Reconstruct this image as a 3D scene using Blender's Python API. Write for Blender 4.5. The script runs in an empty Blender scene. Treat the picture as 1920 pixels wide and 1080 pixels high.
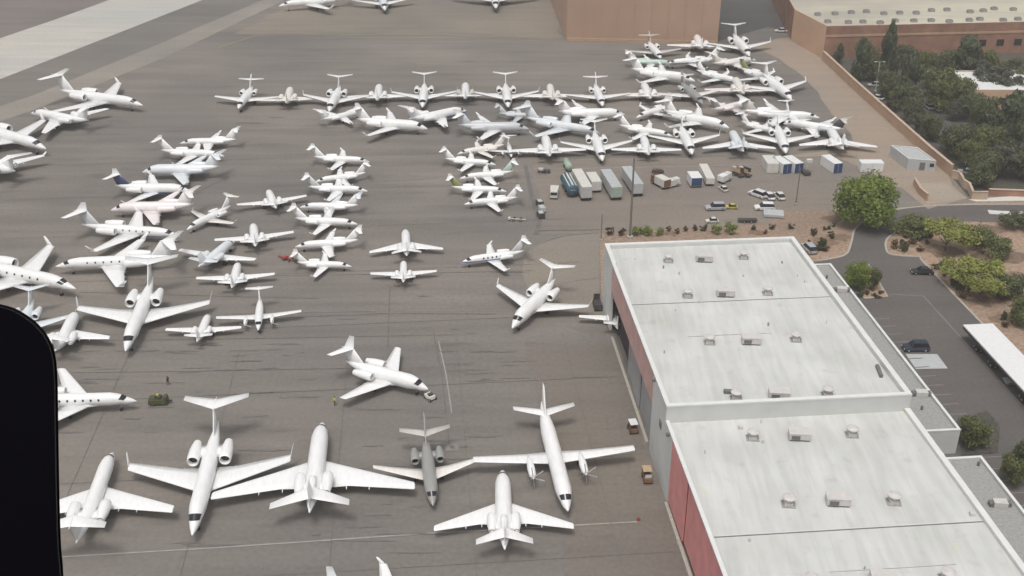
import bpy, bmesh, math, random
from mathutils import Vector, Matrix
R = math.radians
scene = bpy.context.scene
# ------------------------------------------------------------ camera, world, sun, exposure
CAMH, FPX, YH = 103.0, 2050.0, -525.0
PITCH = math.atan((540 - YH) / FPX)
cam = bpy.data.objects.new('camera', bpy.data.cameras.new('camera'))
scene.collection.objects.link(cam)
cam.location = (0, 0, CAMH)
cam.rotation_euler = (math.pi / 2 - PITCH, 0, 0)
cam.data.sensor_width = 36.0
cam.data.lens = FPX / 1920 * 36.0
cam.data.clip_start = 0.05
cam.data.clip_end = 5000
scene.camera = cam

SUN_EL, SUN_AZ = 70.0, 195.0
world = bpy.data.worlds.new('World'); scene.world = world; world.use_nodes = True
wn = world.node_tree.nodes; wl = world.node_tree.links
wn.clear()
sky = wn.new('ShaderNodeTexSky'); sky.sky_type = 'NISHITA'; sky.sun_disc = False
sky.sun_elevation = R(SUN_EL); sky.sun_rotation = R(SUN_AZ)
sky.air_density = 1.0; sky.dust_density = 6.0; sky.ozone_density = 0.6
bgn = wn.new('ShaderNodeBackground'); bgn.inputs['Strength'].default_value = 0.12
won = wn.new('ShaderNodeOutputWorld')
hsv = wn.new('ShaderNodeHueSaturation'); hsv.inputs['Saturation'].default_value = 0.35
wl.new(sky.outputs[0], hsv.inputs['Color']); wl.new(hsv.outputs[0], bgn.inputs['Color']); wl.new(bgn.outputs[0], won.inputs[0])
sl = bpy.data.lights.new('sun', 'SUN'); sl.energy = 1.2; sl.angle = R(15); sl.color = (1.0, 0.965, 0.92)
sun = bpy.data.objects.new('sun', sl); scene.collection.objects.link(sun)
sd = Vector((math.sin(R(SUN_AZ)) * math.cos(R(SUN_EL)), math.cos(R(SUN_AZ)) * math.cos(R(SUN_EL)), math.sin(R(SUN_EL))))
sun.rotation_euler = sd.to_track_quat('Z', 'Y').to_euler()
scene.view_settings.view_transform = 'Standard'
scene.view_settings.look = 'None'
scene.view_settings.exposure = 0.0
scene.view_settings.gamma = 1.0
try:
    scene.cycles.max_bounces = 5; scene.cycles.volume_step_rate = 5
except Exception:
    pass

# ------------------------------------------------------------ pixel of the photograph -> point of the place
CT, ST = math.cos(PITCH), math.sin(PITCH)
def P(x, y, z=0.0):
    a = (x - 960) / FPX; b = (540 - y) / FPX
    dx, dy, dz = a, CT + b * ST, -ST + b * CT
    t = (z - CAMH) / dz
    return Vector((dx * t, dy * t, z))
def ppm(y, z=0.0):
    b = (540 - y) / FPX
    return FPX / ((z - CAMH) / (-ST + b * CT))
BAZ = R(-4.95)                                   # the hangar's long axis
BU = Vector((math.sin(BAZ), math.cos(BAZ), 0)); BV = Vector((math.cos(BAZ), -math.sin(BAZ), 0))
def B(v, u, z=0.0):
    p = BV * v + BU * u; return Vector((p.x, p.y, z))
rng = random.Random(7)

# ------------------------------------------------------------ materials
def node_mat(name):
    m = bpy.data.materials.new(name); m.use_nodes = True
    nt = m.node_tree; b = nt.nodes['Principled BSDF']
    return m, nt, b
def noise_node(nt, scale, detail=3.0, vec=None, stretch=None, rot=0.0, loc=(0, 0, 0), space='Object'):
    tc = nt.nodes.new('ShaderNodeTexCoord'); mp = nt.nodes.new('ShaderNodeMapping')
    nt.links.new(tc.outputs[space], mp.inputs[0])
    if stretch: mp.inputs['Scale'].default_value = stretch
    mp.inputs['Rotation'].default_value = (0, 0, rot); mp.inputs['Location'].default_value = loc
    n = nt.nodes.new('ShaderNodeTexNoise'); n.inputs['Scale'].default_value = scale; n.inputs['Detail'].default_value = detail
    nt.links.new(mp.outputs[0], n.inputs['Vector'])
    return n
def ramp(nt, src, p0, c0, p1, c1):
    r = nt.nodes.new('ShaderNodeValToRGB')
    r.color_ramp.elements[0].position = p0; r.color_ramp.elements[0].color = (*c0, 1) if len(c0) == 3 else c0
    r.color_ramp.elements[1].position = p1; r.color_ramp.elements[1].color = (*c1, 1) if len(c1) == 3 else c1
    nt.links.new(src, r.inputs[0]); return r
def mixc(nt, mode, fac, a, b):
    m = nt.nodes.new('ShaderNodeMix'); m.data_type = 'RGBA'; m.blend_type = mode
    if isinstance(fac, float): m.inputs[0].default_value = fac
    else: nt.links.new(fac, m.inputs[0])
    for k, s in ((6, a), (7, b)):
        if isinstance(s, tuple): m.inputs[k].default_value = (*s, 1)
        else: nt.links.new(s, m.inputs[k])
    return m.outputs[2]
def mat(name, col, rough=0.7, var=0.12, scale=1.5, metal=0.0, bump=0.0, coat=0.0):
    m, nt, b = node_mat(name)
    n = noise_node(nt, scale, 4.0)
    lo = tuple(c * (1 - var) for c in col); hi = tuple(min(1, c * (1 + var)) for c in col)
    r = ramp(nt, n.outputs[0], 0.3, lo, 0.7, hi)
    nt.links.new(r.outputs[0], b.inputs['Base Color'])
    b.inputs['Roughness'].default_value = rough; b.inputs['Metallic'].default_value = metal
    if coat: b.inputs['Coat Weight'].default_value = coat
    if bump:
        bp = nt.nodes.new('ShaderNodeBump'); bp.inputs['Strength'].default_value = bump; bp.inputs['Distance'].default_value = 0.05
        nt.links.new(n.outputs[0], bp.inputs['Height']); nt.links.new(bp.outputs[0], b.inputs['Normal'])
    return m
def pave(name, col, streak=0.14, blotch=0.16, seed=0.0, rot=0.0, oil=0.35, fine=0.1, tint=(1.05, 0.99, 0.93), joints=0.0):
    """weathered paving: broad blotches, long sweeping streaks, fine grain and a few oil stains"""
    m, nt, b = node_mat(name)
    n1 = noise_node(nt, 0.018, 4.0, loc=(seed, seed * 2, 0))
    r1 = ramp(nt, n1.outputs[0], 0.32, tuple(c * (1 - blotch) for c in col), 0.68, tuple(c * (1 + blotch) * t for c, t in zip(col, tint)))
    n2 = noise_node(nt, 1.0, 6.0, stretch=(0.022, 0.24, 1), rot=rot, loc=(seed, 0, 0))
    r2 = ramp(nt, n2.outputs[0], 0.3, (1 - streak,) * 3, 0.72, (1 + streak * 0.6,) * 3)
    c = mixc(nt, 'MULTIPLY', 1.0, r1.outputs[0], r2.outputs[0])
    n3 = noise_node(nt, 1.3, 6.0)
    r3 = ramp(nt, n3.outputs[0], 0.3, (1 - fine,) * 3, 0.7, (1 + fine,) * 3)
    c = mixc(nt, 'MULTIPLY', 1.0, c, r3.outputs[0])
    if oil:
        n4 = noise_node(nt, 1.0, 5.0, stretch=(0.06, 0.26, 1), rot=rot, loc=(seed + 7, 3, 0))
        r4 = ramp(nt, n4.outputs[0], 0.58, (1, 1, 1), 0.86, (1 - oil,) * 3)
        c = mixc(nt, 'MULTIPLY', 1.0, c, r4.outputs[0])
    if joints:
        tc = nt.nodes.new('ShaderNodeTexCoord'); mp = nt.nodes.new('ShaderNodeMapping')
        mp.inputs['Rotation'].default_value = (0, 0, -BAZ)
        nt.links.new(tc.outputs['Object'], mp.inputs[0])
        br = nt.nodes.new('ShaderNodeTexBrick'); br.offset = 0.0; br.inputs['Scale'].default_value = 1.0
        br.inputs['Brick Width'].default_value = joints; br.inputs['Row Height'].default_value = joints
        br.inputs['Mortar Size'].default_value = 0.07; br.inputs['Mortar Smooth'].default_value = 0.6
        br.inputs['Color1'].default_value = (1, 1, 1, 1); br.inputs['Color2'].default_value = (0.965, 0.965, 0.965, 1); br.inputs['Mortar'].default_value = (0.86, 0.86, 0.86, 1)
        nt.links.new(mp.outputs[0], br.inputs['Vector'])
        c = mixc(nt, 'MULTIPLY', 1.0, c, br.outputs[0])
    nt.links.new(c, b.inputs['Base Color']); b.inputs['Roughness'].default_value = 0.88
    return m
def paint(name, col, stripe=None, z0=0, z1=0, dirt=0.05):
    """aircraft paint, a coloured band between two heights of the fuselage if asked for"""
    m, nt, b = node_mat(name)
    n = noise_node(nt, 0.9, 5.0, stretch=(3, 0.6, 1))
    c = ramp(nt, n.outputs[0], 0.3, tuple(v * (1 - dirt * 1.6) for v in col), 0.65, col).outputs[0]
    if stripe:
        tc = nt.nodes.new('ShaderNodeTexCoord'); sx = nt.nodes.new('ShaderNodeSeparateXYZ'); nt.links.new(tc.outputs['Object'], sx.inputs[0])
        r = nt.nodes.new('ShaderNodeMapRange'); r.interpolation_type = 'LINEAR'
        a = nt.nodes.new('ShaderNodeMath'); a.operation = 'GREATER_THAN'; a.inputs[1].default_value = z0
        d = nt.nodes.new('ShaderNodeMath'); d.operation = 'LESS_THAN'; d.inputs[1].default_value = z1
        e = nt.nodes.new('ShaderNodeMath'); e.operation = 'MULTIPLY'
        nt.links.new(sx.outputs[2], a.inputs[0]); nt.links.new(sx.outputs[2], d.inputs[0])
        nt.links.new(a.outputs[0], e.inputs[0]); nt.links.new(d.outputs[0], e.inputs[1])
        nt.nodes.remove(r)
        c = mixc(nt, 'MIX', e.outputs[0], c, stripe)
    nt.links.new(c, b.inputs['Base Color'])
    b.inputs['Roughness'].default_value = 0.38; b.inputs['Coat Weight'].default_value = 0.25; b.inputs['Coat Roughness'].default_value = 0.2
    return m
W = (0.92, 0.925, 0.915)
PM = {
 'white': paint('white_paint', W),
 'warm': paint('warm_white_paint', (0.88, 0.85, 0.80)),
 'cool': paint('cool_white_paint', (0.80, 0.84, 0.86)),
 'pale': paint('pale_grey_paint', (0.62, 0.64, 0.66)),
 'grey': paint('grey_paint', (0.34, 0.345, 0.33)),
 'beige': paint('beige_paint', (0.62, 0.60, 0.55)),
 'blue': paint('dark_blue_paint', (0.045, 0.06, 0.14)),
 'green': paint('olive_green_paint', (0.25, 0.30, 0.10)),
 'dark': paint('charcoal_paint', (0.06, 0.06, 0.07)),
 'palegreen': paint('pale_green_paint', (0.55, 0.68, 0.60)),
 'pink': paint('pinkish_white_paint', (0.90, 0.85, 0.84)),
 'bluebelly': paint('white_paint_blue_belly', W, (0.10, 0.18, 0.38), 0.0, 1.95),
 'bluestripe': paint('white_paint_blue_stripe', W, (0.12, 0.17, 0.42), 1.35, 1.62),
 'greystripe': paint('white_paint_grey_stripe', W, (0.28, 0.28, 0.34), 1.35, 1.75),
 'redstripe': paint('white_paint_red_stripe', W, (0.5, 0.12, 0.10), 1.4, 1.62),
 'tealbelly': paint('white_paint_teal_belly', W, (0.35, 0.52, 0.5), 0.0, 1.5),
}
M = {
 'glass': mat('dark_window_glass', (0.02, 0.022, 0.028), 0.15, 0.05),
 'hole': mat('dark_engine_inlet', (0.012, 0.012, 0.014), 0.6, 0.1),
 'tyre': mat('black_rubber', (0.02, 0.02, 0.02), 0.85),
 'metal': mat('bare_metal', (0.55, 0.55, 0.56), 0.35, 0.08, metal=0.7),
 'strut': mat('strut_metal', (0.4, 0.4, 0.4), 0.5),
 'frame': mat('black_window_frame', (0.0016, 0.0012, 0.003), 0.75, 0.2),
 'curb': mat('kerb_concrete', (0.42, 0.39, 0.34), 0.9, 0.12),
 'line': mat('faded_white_line', (0.33, 0.325, 0.30), 0.9, 0.15, 0.8),
 'park_line': mat('faded_parking_line', (0.23, 0.22, 0.21), 0.9, 0.15, 0.8),
 'crack': mat('tar_joint', (0.155, 0.143, 0.135), 0.9, 0.2, 0.5),
 'lite_joint': mat('pale_joint', (0.255, 0.235, 0.22), 0.9, 0.15, 0.5),
 'yellow_line': mat('faded_yellow_line', (0.30, 0.265, 0.17), 0.9, 0.15, 0.5),
 'wall_white': mat('white_wall_panel', (0.62, 0.63, 0.61), 0.8, 0.07, 0.3),
 'parapet': mat('white_parapet_cap', (0.72, 0.73, 0.71), 0.7, 0.05, 0.5),
 'door_red': mat('faded_red_door', (0.72, 0.30, 0.29), 0.75, 0.12, 0.4),
 'header_pink': mat('pink_header', (0.60, 0.38, 0.35), 0.8, 0.1, 0.4),
 'door_grey': mat('grey_door_panel', (0.36, 0.36, 0.36), 0.7, 0.12, 0.3),
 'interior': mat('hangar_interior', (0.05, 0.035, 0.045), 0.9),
 'annex_roof': mat('grey_gravel_roof', (0.33, 0.33, 0.315), 0.95, 0.16, 2.2),
 'unit': mat('beige_unit_casing', (0.60, 0.58, 0.55), 0.6, 0.08),
 'unit_dark': mat('unit_grille', (0.16, 0.16, 0.16), 0.7),
 'tan_wall': mat('tan_block_wall', (0.50, 0.34, 0.235), 0.9, 0.1, 0.25),
 'tan_cap': mat('tan_wall_cap', (0.52, 0.40, 0.30), 0.9, 0.1, 0.4),
 'brown_wall': mat('brown_panel_wall', (0.47, 0.315, 0.225), 0.85, 0.07, 0.08),
 'orange_wall': mat('orange_tan_wall', (0.62, 0.42, 0.285), 0.85, 0.08, 0.15),
 'brick': mat('red_brick_wall', (0.34, 0.185, 0.13), 0.9, 0.22, 0.25),
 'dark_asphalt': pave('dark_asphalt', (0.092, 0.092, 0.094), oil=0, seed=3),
 'bark': mat('bark', (0.13, 0.10, 0.075), 0.95, 0.25, 3),
 'steel_pole': mat('galvanised_pole', (0.20, 0.18, 0.17), 0.6),
 'pale_pole': mat('pale_pole', (0.45, 0.45, 0.42), 0.6),
 'white_metal': mat('white_sheet_metal', (0.78, 0.79, 0.78), 0.5, 0.04),
 'off_white': mat('off_white_sheet', (0.66, 0.65, 0.60), 0.6, 0.06),
 'container_blue': mat('blue_container_end', (0.035, 0.07, 0.17), 0.6),
 'tank_teal': mat('teal_tank', (0.045, 0.11, 0.15), 0.5, 0.15),
 'pale_green': mat('pale_green_metal', (0.35, 0.45, 0.36), 0.6),
 'trailer_grey': mat('silver_trailer', (0.48, 0.50, 0.50), 0.5, 0.08),
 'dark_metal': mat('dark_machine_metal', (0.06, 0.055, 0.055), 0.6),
 'rust': mat('rust_brown', (0.20, 0.10, 0.06), 0.8, 0.2),
 'yellow': mat('yellow_paint', (0.55, 0.45, 0.06), 0.5),
 'olive': mat('olive_machine_paint', (0.07, 0.08, 0.03), 0.6, 0.3, 2),
 'red': mat('red_paint', (0.35, 0.05, 0.05), 0.5),
 'tan_box': mat('tan_box_paint', (0.50, 0.36, 0.22), 0.6),
 'car_black': mat('black_car_paint', (0.018, 0.018, 0.022), 0.3, 0.05, coat=0.4),
 'car_blue': mat('navy_car_paint', (0.02, 0.03, 0.05), 0.3, 0.05, coat=0.4),
 'car_silver': mat('silver_car_paint', (0.42, 0.44, 0.46), 0.35, 0.05, coat=0.4),
 'car_white': mat('white_car_paint', (0.75, 0.75, 0.74), 0.35, 0.05, coat=0.4),
 'lamp': mat('lamp_lens', (0.6, 0.55, 0.5), 0.3),
 'tail_lamp': mat('tail_lamp_lens', (0.3, 0.02, 0.02), 0.3),
 'skin': mat('skin', (0.42, 0.25, 0.18), 0.6),
 'vest': mat('yellow_vest', (0.62, 0.55, 0.08), 0.8),
 'trousers': mat('dark_trousers', (0.03, 0.032, 0.045), 0.85),
 'jacket': mat('dark_red_jacket', (0.12, 0.05, 0.045), 0.85),
 'hair': mat('dark_hair', (0.03, 0.02, 0.015), 0.8),
}
fb_ = M['frame'].node_tree.nodes['Principled BSDF']; fb_.inputs['Specular IOR Level'].default_value = 0.06; fb_.inputs['Roughness'].default_value = 0.6
def roof_mat():
    m, nt, b = node_mat('white_roof_membrane')
    n1 = noise_node(nt, 0.12, 4.0)
    r1 = ramp(nt, n1.outputs[0], 0.3, (0.56, 0.57, 0.54), 0.7, (0.66, 0.67, 0.65))
    n2 = noise_node(nt, 1.0, 5.0, stretch=(0.9, 0.10, 1), rot=-BAZ)
    r2 = ramp(nt, n2.outputs[0], 0.35, (0.90,) * 3, 0.62, (1.02,) * 3)
    c = mixc(nt, 'MULTIPLY', 1.0, r1.outputs[0], r2.outputs[0])
    n3 = noise_node(nt, 0.22, 3.0, loc=(31, 4, 0))
    r3 = ramp(nt, n3.outputs[0], 0.68, (1, 1, 1), 0.80, (1.0, 0.98, 0.80))
    c = mixc(nt, 'MULTIPLY', 1.0, c, r3.outputs[0])
    n4 = noise_node(nt, 0.5, 6.0, loc=(5, 9, 0))
    r4 = ramp(nt, n4.outputs[0], 0.60, (1, 1, 1), 0.80, (0.84, 0.84, 0.83))
    c = mixc(nt, 'MULTIPLY', 1.0, c, r4.outputs[0])
    tc = nt.nodes.new('ShaderNodeTexCoord'); mp = nt.nodes.new('ShaderNodeMapping'); mp.inputs['Rotation'].default_value = (0, 0, -BAZ)
    nt.links.new(tc.outputs['Object'], mp.inputs[0])
    br = nt.nodes.new('ShaderNodeTexBrick'); br.offset = 0.5; br.inputs['Scale'].default_value = 1.0
    br.inputs['Brick Width'].default_value = 1.9; br.inputs['Row Height'].default_value = 11.0
    br.inputs['Mortar Size'].default_value = 0.04; br.inputs['Mortar Smooth'].default_value = 0.8
    br.inputs['Color1'].default_value = (1, 1, 1, 1); br.inputs['Color2'].default_value = (0.975, 0.975, 0.975, 1); br.inputs['Mortar'].default_value = (0.90, 0.90, 0.90, 1)
    nt.links.new(mp.outputs[0], br.inputs['Vector'])
    c = mixc(nt, 'MULTIPLY', 1.0, c, br.outputs[0])
    nt.links.new(c, b.inputs['Base Color']); b.inputs['Roughness'].default_value = 0.85
    return m
M['roof'] = roof_mat()
def far_roof_mat():
    m, nt, b = node_mat('cream_far_roof')
    n1 = noise_node(nt, 0.05, 3.0, stretch=(0.6, 2, 1)); r1 = ramp(nt, n1.outputs[0], 0.35, (0.42, 0.39, 0.33), 0.65, (0.56, 0.53, 0.42))
    nt.links.new(r1.outputs[0], b.inputs['Base Color']); b.inputs['Roughness'].default_value = 0.9
    return m
M['far_roof'] = far_roof_mat()
def foliage(name, dark, light, transl=0.15):
    m, nt, b = node_mat(name)
    n = noise_node(nt, 0.55, 3.0, space='Object'); r = ramp(nt, n.outputs[0], 0.32, dark, 0.68, light)
    n2 = noise_node(nt, 4.0, 2.0); r2 = ramp(nt, n2.outputs[0], 0.3, (0.75,) * 3, 0.7, (1.25,) * 3)
    c = mixc(nt, 'MULTIPLY', 1.0, r.outputs[0], r2.outputs[0])
    nt.links.new(c, b.inputs['Base Color']); b.inputs['Roughness'].default_value = 0.7
    tr = nt.nodes.new('ShaderNodeBsdfTranslucent'); nt.links.new(c, tr.inputs['Color']); mx = nt.nodes.new('ShaderNodeMixShader'); mx.inputs[0].default_value = 0.42
    out = nt.nodes['Material Output']; nt.links.new(b.outputs[0], mx.inputs[1]); nt.links.new(tr.outputs[0], mx.inputs[2]); nt.links.new(mx.outputs[0], out.inputs[0])
    return m
FM = {
 'mesquite': foliage('mesquite_leaves', (0.17, 0.235, 0.05), (0.31, 0.38, 0.09)),
 'palo': foliage('yellow_green_leaves', (0.26, 0.29, 0.07), (0.44, 0.46, 0.14)),
 'evergreen': foliage('evergreen_leaves', (0.12, 0.14, 0.065), (0.21, 0.23, 0.12)),
 'pine': foliage('pine_needles', (0.10, 0.125, 0.07), (0.17, 0.20, 0.11)),
 'olive': foliage('olive_leaves', (0.14, 0.165, 0.06), (0.25, 0.265, 0.105)),
 'dusty': foliage('dusty_leaves', (0.10, 0.115, 0.08), (0.19, 0.195, 0.14)),
 'shrub': foliage('shrub_leaves', (0.06, 0.08, 0.035), (0.14, 0.155, 0.075)),
 'rust': foliage('rusty_leaves', (0.10, 0.06, 0.035), (0.20, 0.12, 0.06)),
}

# ------------------------------------------------------------ object helpers
def link(o): scene.collection.objects.link(o); return o
def new_mesh(name, verts, faces, mats, smooth=False, fm=None):
    me = bpy.data.meshes.new(name); me.from_pydata([tuple(v) for v in verts], [], faces)
    for m in (mats if isinstance(mats, (list, tuple)) else [mats]): me.materials.append(m)
    if fm: me.polygons.foreach_set('material_index', fm)
    if smooth: me.polygons.foreach_set('use_smooth', [True] * len(me.polygons))
    me.update(); return me
class MB:
    def __init__(s): s.v = []; s.f = []; s.m = []
    def add(s, vs, fs, mi=0):
        o = len(s.v); s.v += [Vector(v) for v in vs]; s.f += [tuple(i + o for i in f) for f in fs]; s.m += [mi] * len(fs); return s
    def box(s, c, d, rz=0.0, mi=0, top=1.0, topy=None):
        cx, cy, cz = c; hx, hy, hz = d[0] / 2, d[1] / 2, d[2] / 2; ty = top if topy is None else topy
        ca, sa = math.cos(rz), math.sin(rz); vs = []
        for z, kx, ky in ((-hz, 1, 1), (hz, top, ty)):
            for x, y in ((-hx * kx, -hy * ky), (hx * kx, -hy * ky), (hx * kx, hy * ky), (-hx * kx, hy * ky)):
                vs.append((cx + x * ca - y * sa, cy + x * sa + y * ca, cz + z))
        return s.add(vs, [(0, 3, 2, 1), (4, 5, 6, 7), (0, 1, 5, 4), (1, 2, 6, 5), (2, 3, 7, 6), (3, 0, 4, 7)], mi)
    def prism(s, pts, z0, z1, mi=0):
        n = len(pts); vs = [(p[0], p[1], z0) for p in pts] + [(p[0], p[1], z1) for p in pts]
        a = sum(pts[i][0] * pts[(i + 1) % n][1] - pts[(i + 1) % n][0] * pts[i][1] for i in range(n))
        fs = [tuple(range(n, 2 * n)), tuple(range(n - 1, -1, -1))] + [(i, (i + 1) % n, n + (i + 1) % n, n + i) for i in range(n)]
        if a < 0: fs = [tuple(reversed(f)) for f in fs]
        return s.add(vs, fs, mi)
    def tube(s, p, q, r0, r1=None, n=8, cap=True, mi=0):
        p, q = Vector(p), Vector(q); r1 = r0 if r1 is None else r1
        d = (q - p).normalized(); a = d.orthogonal().normalized(); b = d.cross(a); vs = []
        for c, r in ((p, r0), (q, r1)):
            for i in range(n):
                t = 2 * math.pi * i / n; vs.append(c + a * math.cos(t) * r + b * math.sin(t) * r)
        fs = [(i, (i + 1) % n, n + (i + 1) % n, n + i) for i in range(n)]
        if cap: fs += [tuple(range(n - 1, -1, -1)), tuple(range(n, 2 * n))]
        return s.add(vs, fs, mi)
    def lathe(s, prof, n=12, axis='y', c=(0, 0, 0), mi=0, caps=True):
        vs = []
        for (t, r) in prof:
            for i in range(n):
                a = 2 * math.pi * i / n
                if axis == 'y': vs.append((c[0] + r * math.cos(a), c[1] + t, c[2] + r * math.sin(a)))
                else: vs.append((c[0] + r * math.cos(a), c[1] + r * math.sin(a), c[2] + t))
        fs = []
        for k in range(len(prof) - 1):
            for i in range(n):
                j = (i + 1) % n; fs.append((k * n + i, k * n + j, (k + 1) * n + j, (k + 1) * n + i))
        if caps: fs += [tuple(range(n)), tuple(range((len(prof) - 1) * n, len(prof) * n))]
        return s.add(vs, fs, mi)
    def mesh(s, name, mats, smooth=False):
        me = new_mesh(name, s.v, s.f, mats, smooth, s.m)
        bm = bmesh.new(); bm.from_mesh(me); bmesh.ops.recalc_face_normals(bm, faces=bm.faces); bm.to_mesh(me); bm.free()
        return me
    def obj(s, name, mats, parent=None, smooth=False):
        o = link(bpy.data.objects.new(name, s.mesh(name, mats, smooth))); o.parent = parent; return o
def tag(o, label, cat, group=None):
    o['label'] = label; o['category'] = cat
    if group: o['group'] = group
    return o
def thing(name, label, cat, loc=(0, 0, 0), rz=0.0, group=None):
    o = link(bpy.data.objects.new(name, None)); o.location = loc; o.rotation_euler = (0, 0, rz); o.empty_display_size = 0.5
    return tag(o, label, cat, group)
def sheet(name, pts, z, m, kind='structure'):
    """flat ground sheet; the points are already world points"""
    vs = [(p[0], p[1], z) for p in pts]
    a = sum(pts[i][0] * pts[(i + 1) % len(pts)][1] - pts[(i + 1) % len(pts)][0] * pts[i][1] for i in range(len(pts)))
    f = tuple(range(len(pts)));  f = f if a > 0 else tuple(reversed(f))
    o = link(bpy.data.objects.new(name, new_mesh(name, vs, [f], m)))
    if kind: o['kind'] = kind
    return o
def rough(pts, amp=1.2, step=7.0, seed=1):
    r = random.Random(seed); out = []
    for i in range(len(pts)):
        a, b = Vector(pts[i]), Vector(pts[(i + 1) % len(pts)]); d = b - a; L = d.length; n = max(1, int(L / step)); nn = Vector((-d.y, d.x, 0)).normalized() if L > .01 else Vector()
        for k in range(n):
            out.append(a + d * (k / n) + nn * (r.uniform(-amp, amp) if k else 0))
    return out
def strip_pts(line, w):
    L = [Vector((p[0], p[1], 0)) for p in line]; a, b = [], []
    for i, p in enumerate(L):
        d = (L[min(i + 1, len(L) - 1)] - L[max(i - 1, 0)]).normalized(); n = Vector((-d.y, d.x, 0))
        a.append(p + n * w / 2); b.append(p - n * w / 2)
    return a, b
def strip(name, line, w, z, m, h=0.0, kind='structure'):
    a, b = strip_pts(line, w); n = len(a); mb = MB()
    if h:
        vs = [(p.x, p.y, zz) for zz in (z, z + h) for p in a + b]
        fs = []
        for i in range(n - 1):
            fs += [(2 * n + i, 2 * n + i + 1, 3 * n + i + 1, 3 * n + i), (i, i + 1, 2 * n + i + 1, 2 * n + i), (n + i + 1, n + i, 3 * n + i, 3 * n + i + 1)]
        fs += [(0, n, 3 * n, 2 * n), (n - 1, 2 * n - 1, 4 * n - 1, 3 * n - 1)]
        mb.add(vs, fs)
    else:
        mb.add([(p.x, p.y, z) for p in a + b], [(n + i, n + i + 1, i + 1, i) for i in range(n - 1)])
    o = mb.obj(name, m)
    if kind: o['kind'] = kind
    return o
def smooth_line(pts, k=6):
    P_ = [Vector(p) for p in pts]; out = []
    for i in range(len(P_) - 1):
        p0 = P_[max(i - 1, 0)]; p1 = P_[i]; p2 = P_[i + 1]; p3 = P_[min(i + 2, len(P_) - 1)]
        for j in range(k):
            t = j / k
            out.append(0.5 * ((2 * p1) + (-p0 + p2) * t + (2 * p0 - 5 * p1 + 4 * p2 - p3) * t * t + (-p0 + 3 * p1 - 3 * p2 + p3) * t ** 3))
    out.append(P_[-1]); return out
def px(*pts): return [P(*p) for p in pts]

# ============================================================ GROUND
apron_m = pave('apron_asphalt', (0.200, 0.187, 0.173), seed=1.0, rot=R(2), streak=0.17, blotch=0.17, joints=0)
far_m = pave('far_ground', (0.20, 0.18, 0.155), seed=5.0, oil=0.0)
sheet('ground', [(-1800, 20, 0), (1800, 20, 0), (1800, 3500, 0), (-1800, 3500, 0)], -0.02, far_m)
sheet('apron', [(-400, 40, 0), (B(34.4, 40).x, 40, 0), B(34.4, 188), B(33.2, 196), P(1470, 440), P(1700, 392), P(1812, 372), P(1740, 282), P(1545, 108), P(1485, 70), P(1485, -40), (-400, 620, 0)], 0.0, apron_m)
Z = [0.01]
def zz(): Z[0] += 0.004; return Z[0]
ZL = [0]
def zl(): ZL[0] = (ZL[0] + 1) % 6; return 0.075 + 0.004 * ZL[0]
# lighter southern half of the apron and the warmer concrete near the hangars
sheet('pale_apron', px((-80, 600), (300, 590), (730, 583), (955, 583), (1150, 640), (1205, 800), (1260, 958)) + [B(34.3, 60), (-110, 60, 0)], zz(),
      pave('pale_apron_asphalt', (0.196, 0.185, 0.171), seed=2.0, rot=R(2), streak=0.15, blotch=0.10, oil=0.36))
sheet('concrete_pad', px((1124, 437), (1060, 443), (1010, 458), (985, 480), (978, 510), (990, 540), (1040, 575), (1100, 590), (1135, 600)) + [B(34.2, 178), B(34.0, 190)], zz(),
      pave('pad_concrete', (0.245, 0.224, 0.193), seed=3.0, streak=0.06, blotch=0.06, oil=0.12))
sheet('tan_patch', rough(px((985, 640), (1150, 645), (1200, 800), (1258, 960), (1290, 1090), (1060, 1090), (1075, 900), (1010, 760))), zz(),
      pave('tan_patch_concrete', (0.185, 0.169, 0.150), seed=8.0, streak=0.12, blotch=0.08, oil=0.3))
sheet('warm_ground', rough(px((1400, 84), (1485, 70), (1545, 106), (1640, 195), (1738, 282), (1812, 372), (1740, 392), (1690, 352), (1560, 318), (1300, 316), (1300, 308), (1560, 282), (1600, 270), (1560, 215), (1520, 160), (1460, 110)), 1.5), zz(),
      pave('warm_ground_concrete', (0.325, 0.272, 0.222), seed=4.0, streak=0.08, blotch=0.06, oil=0.08))
sheet('equipment_yard', rough(px((1000, 300), (1560, 292), (1680, 345), (1560, 395), (1470, 395), (1440, 420), (1125, 437), (1015, 440)), .7), zz(),
      pave('yard_asphalt', (0.228, 0.203, 0.180), seed=6.0, streak=0.08, blotch=0.12, oil=0.3))
sheet('tan_apron', rough(px((440, 64), (830, 62), (1055, 72), (1038, 0), (1030, -30), (640, -30), (500, 30)), 1.5, 9, 3), zz(),
      pave('tan_apron_concrete', (0.228, 0.207, 0.178), seed=9.0, streak=0.10, blotch=0.12, oil=0.15))
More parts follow.
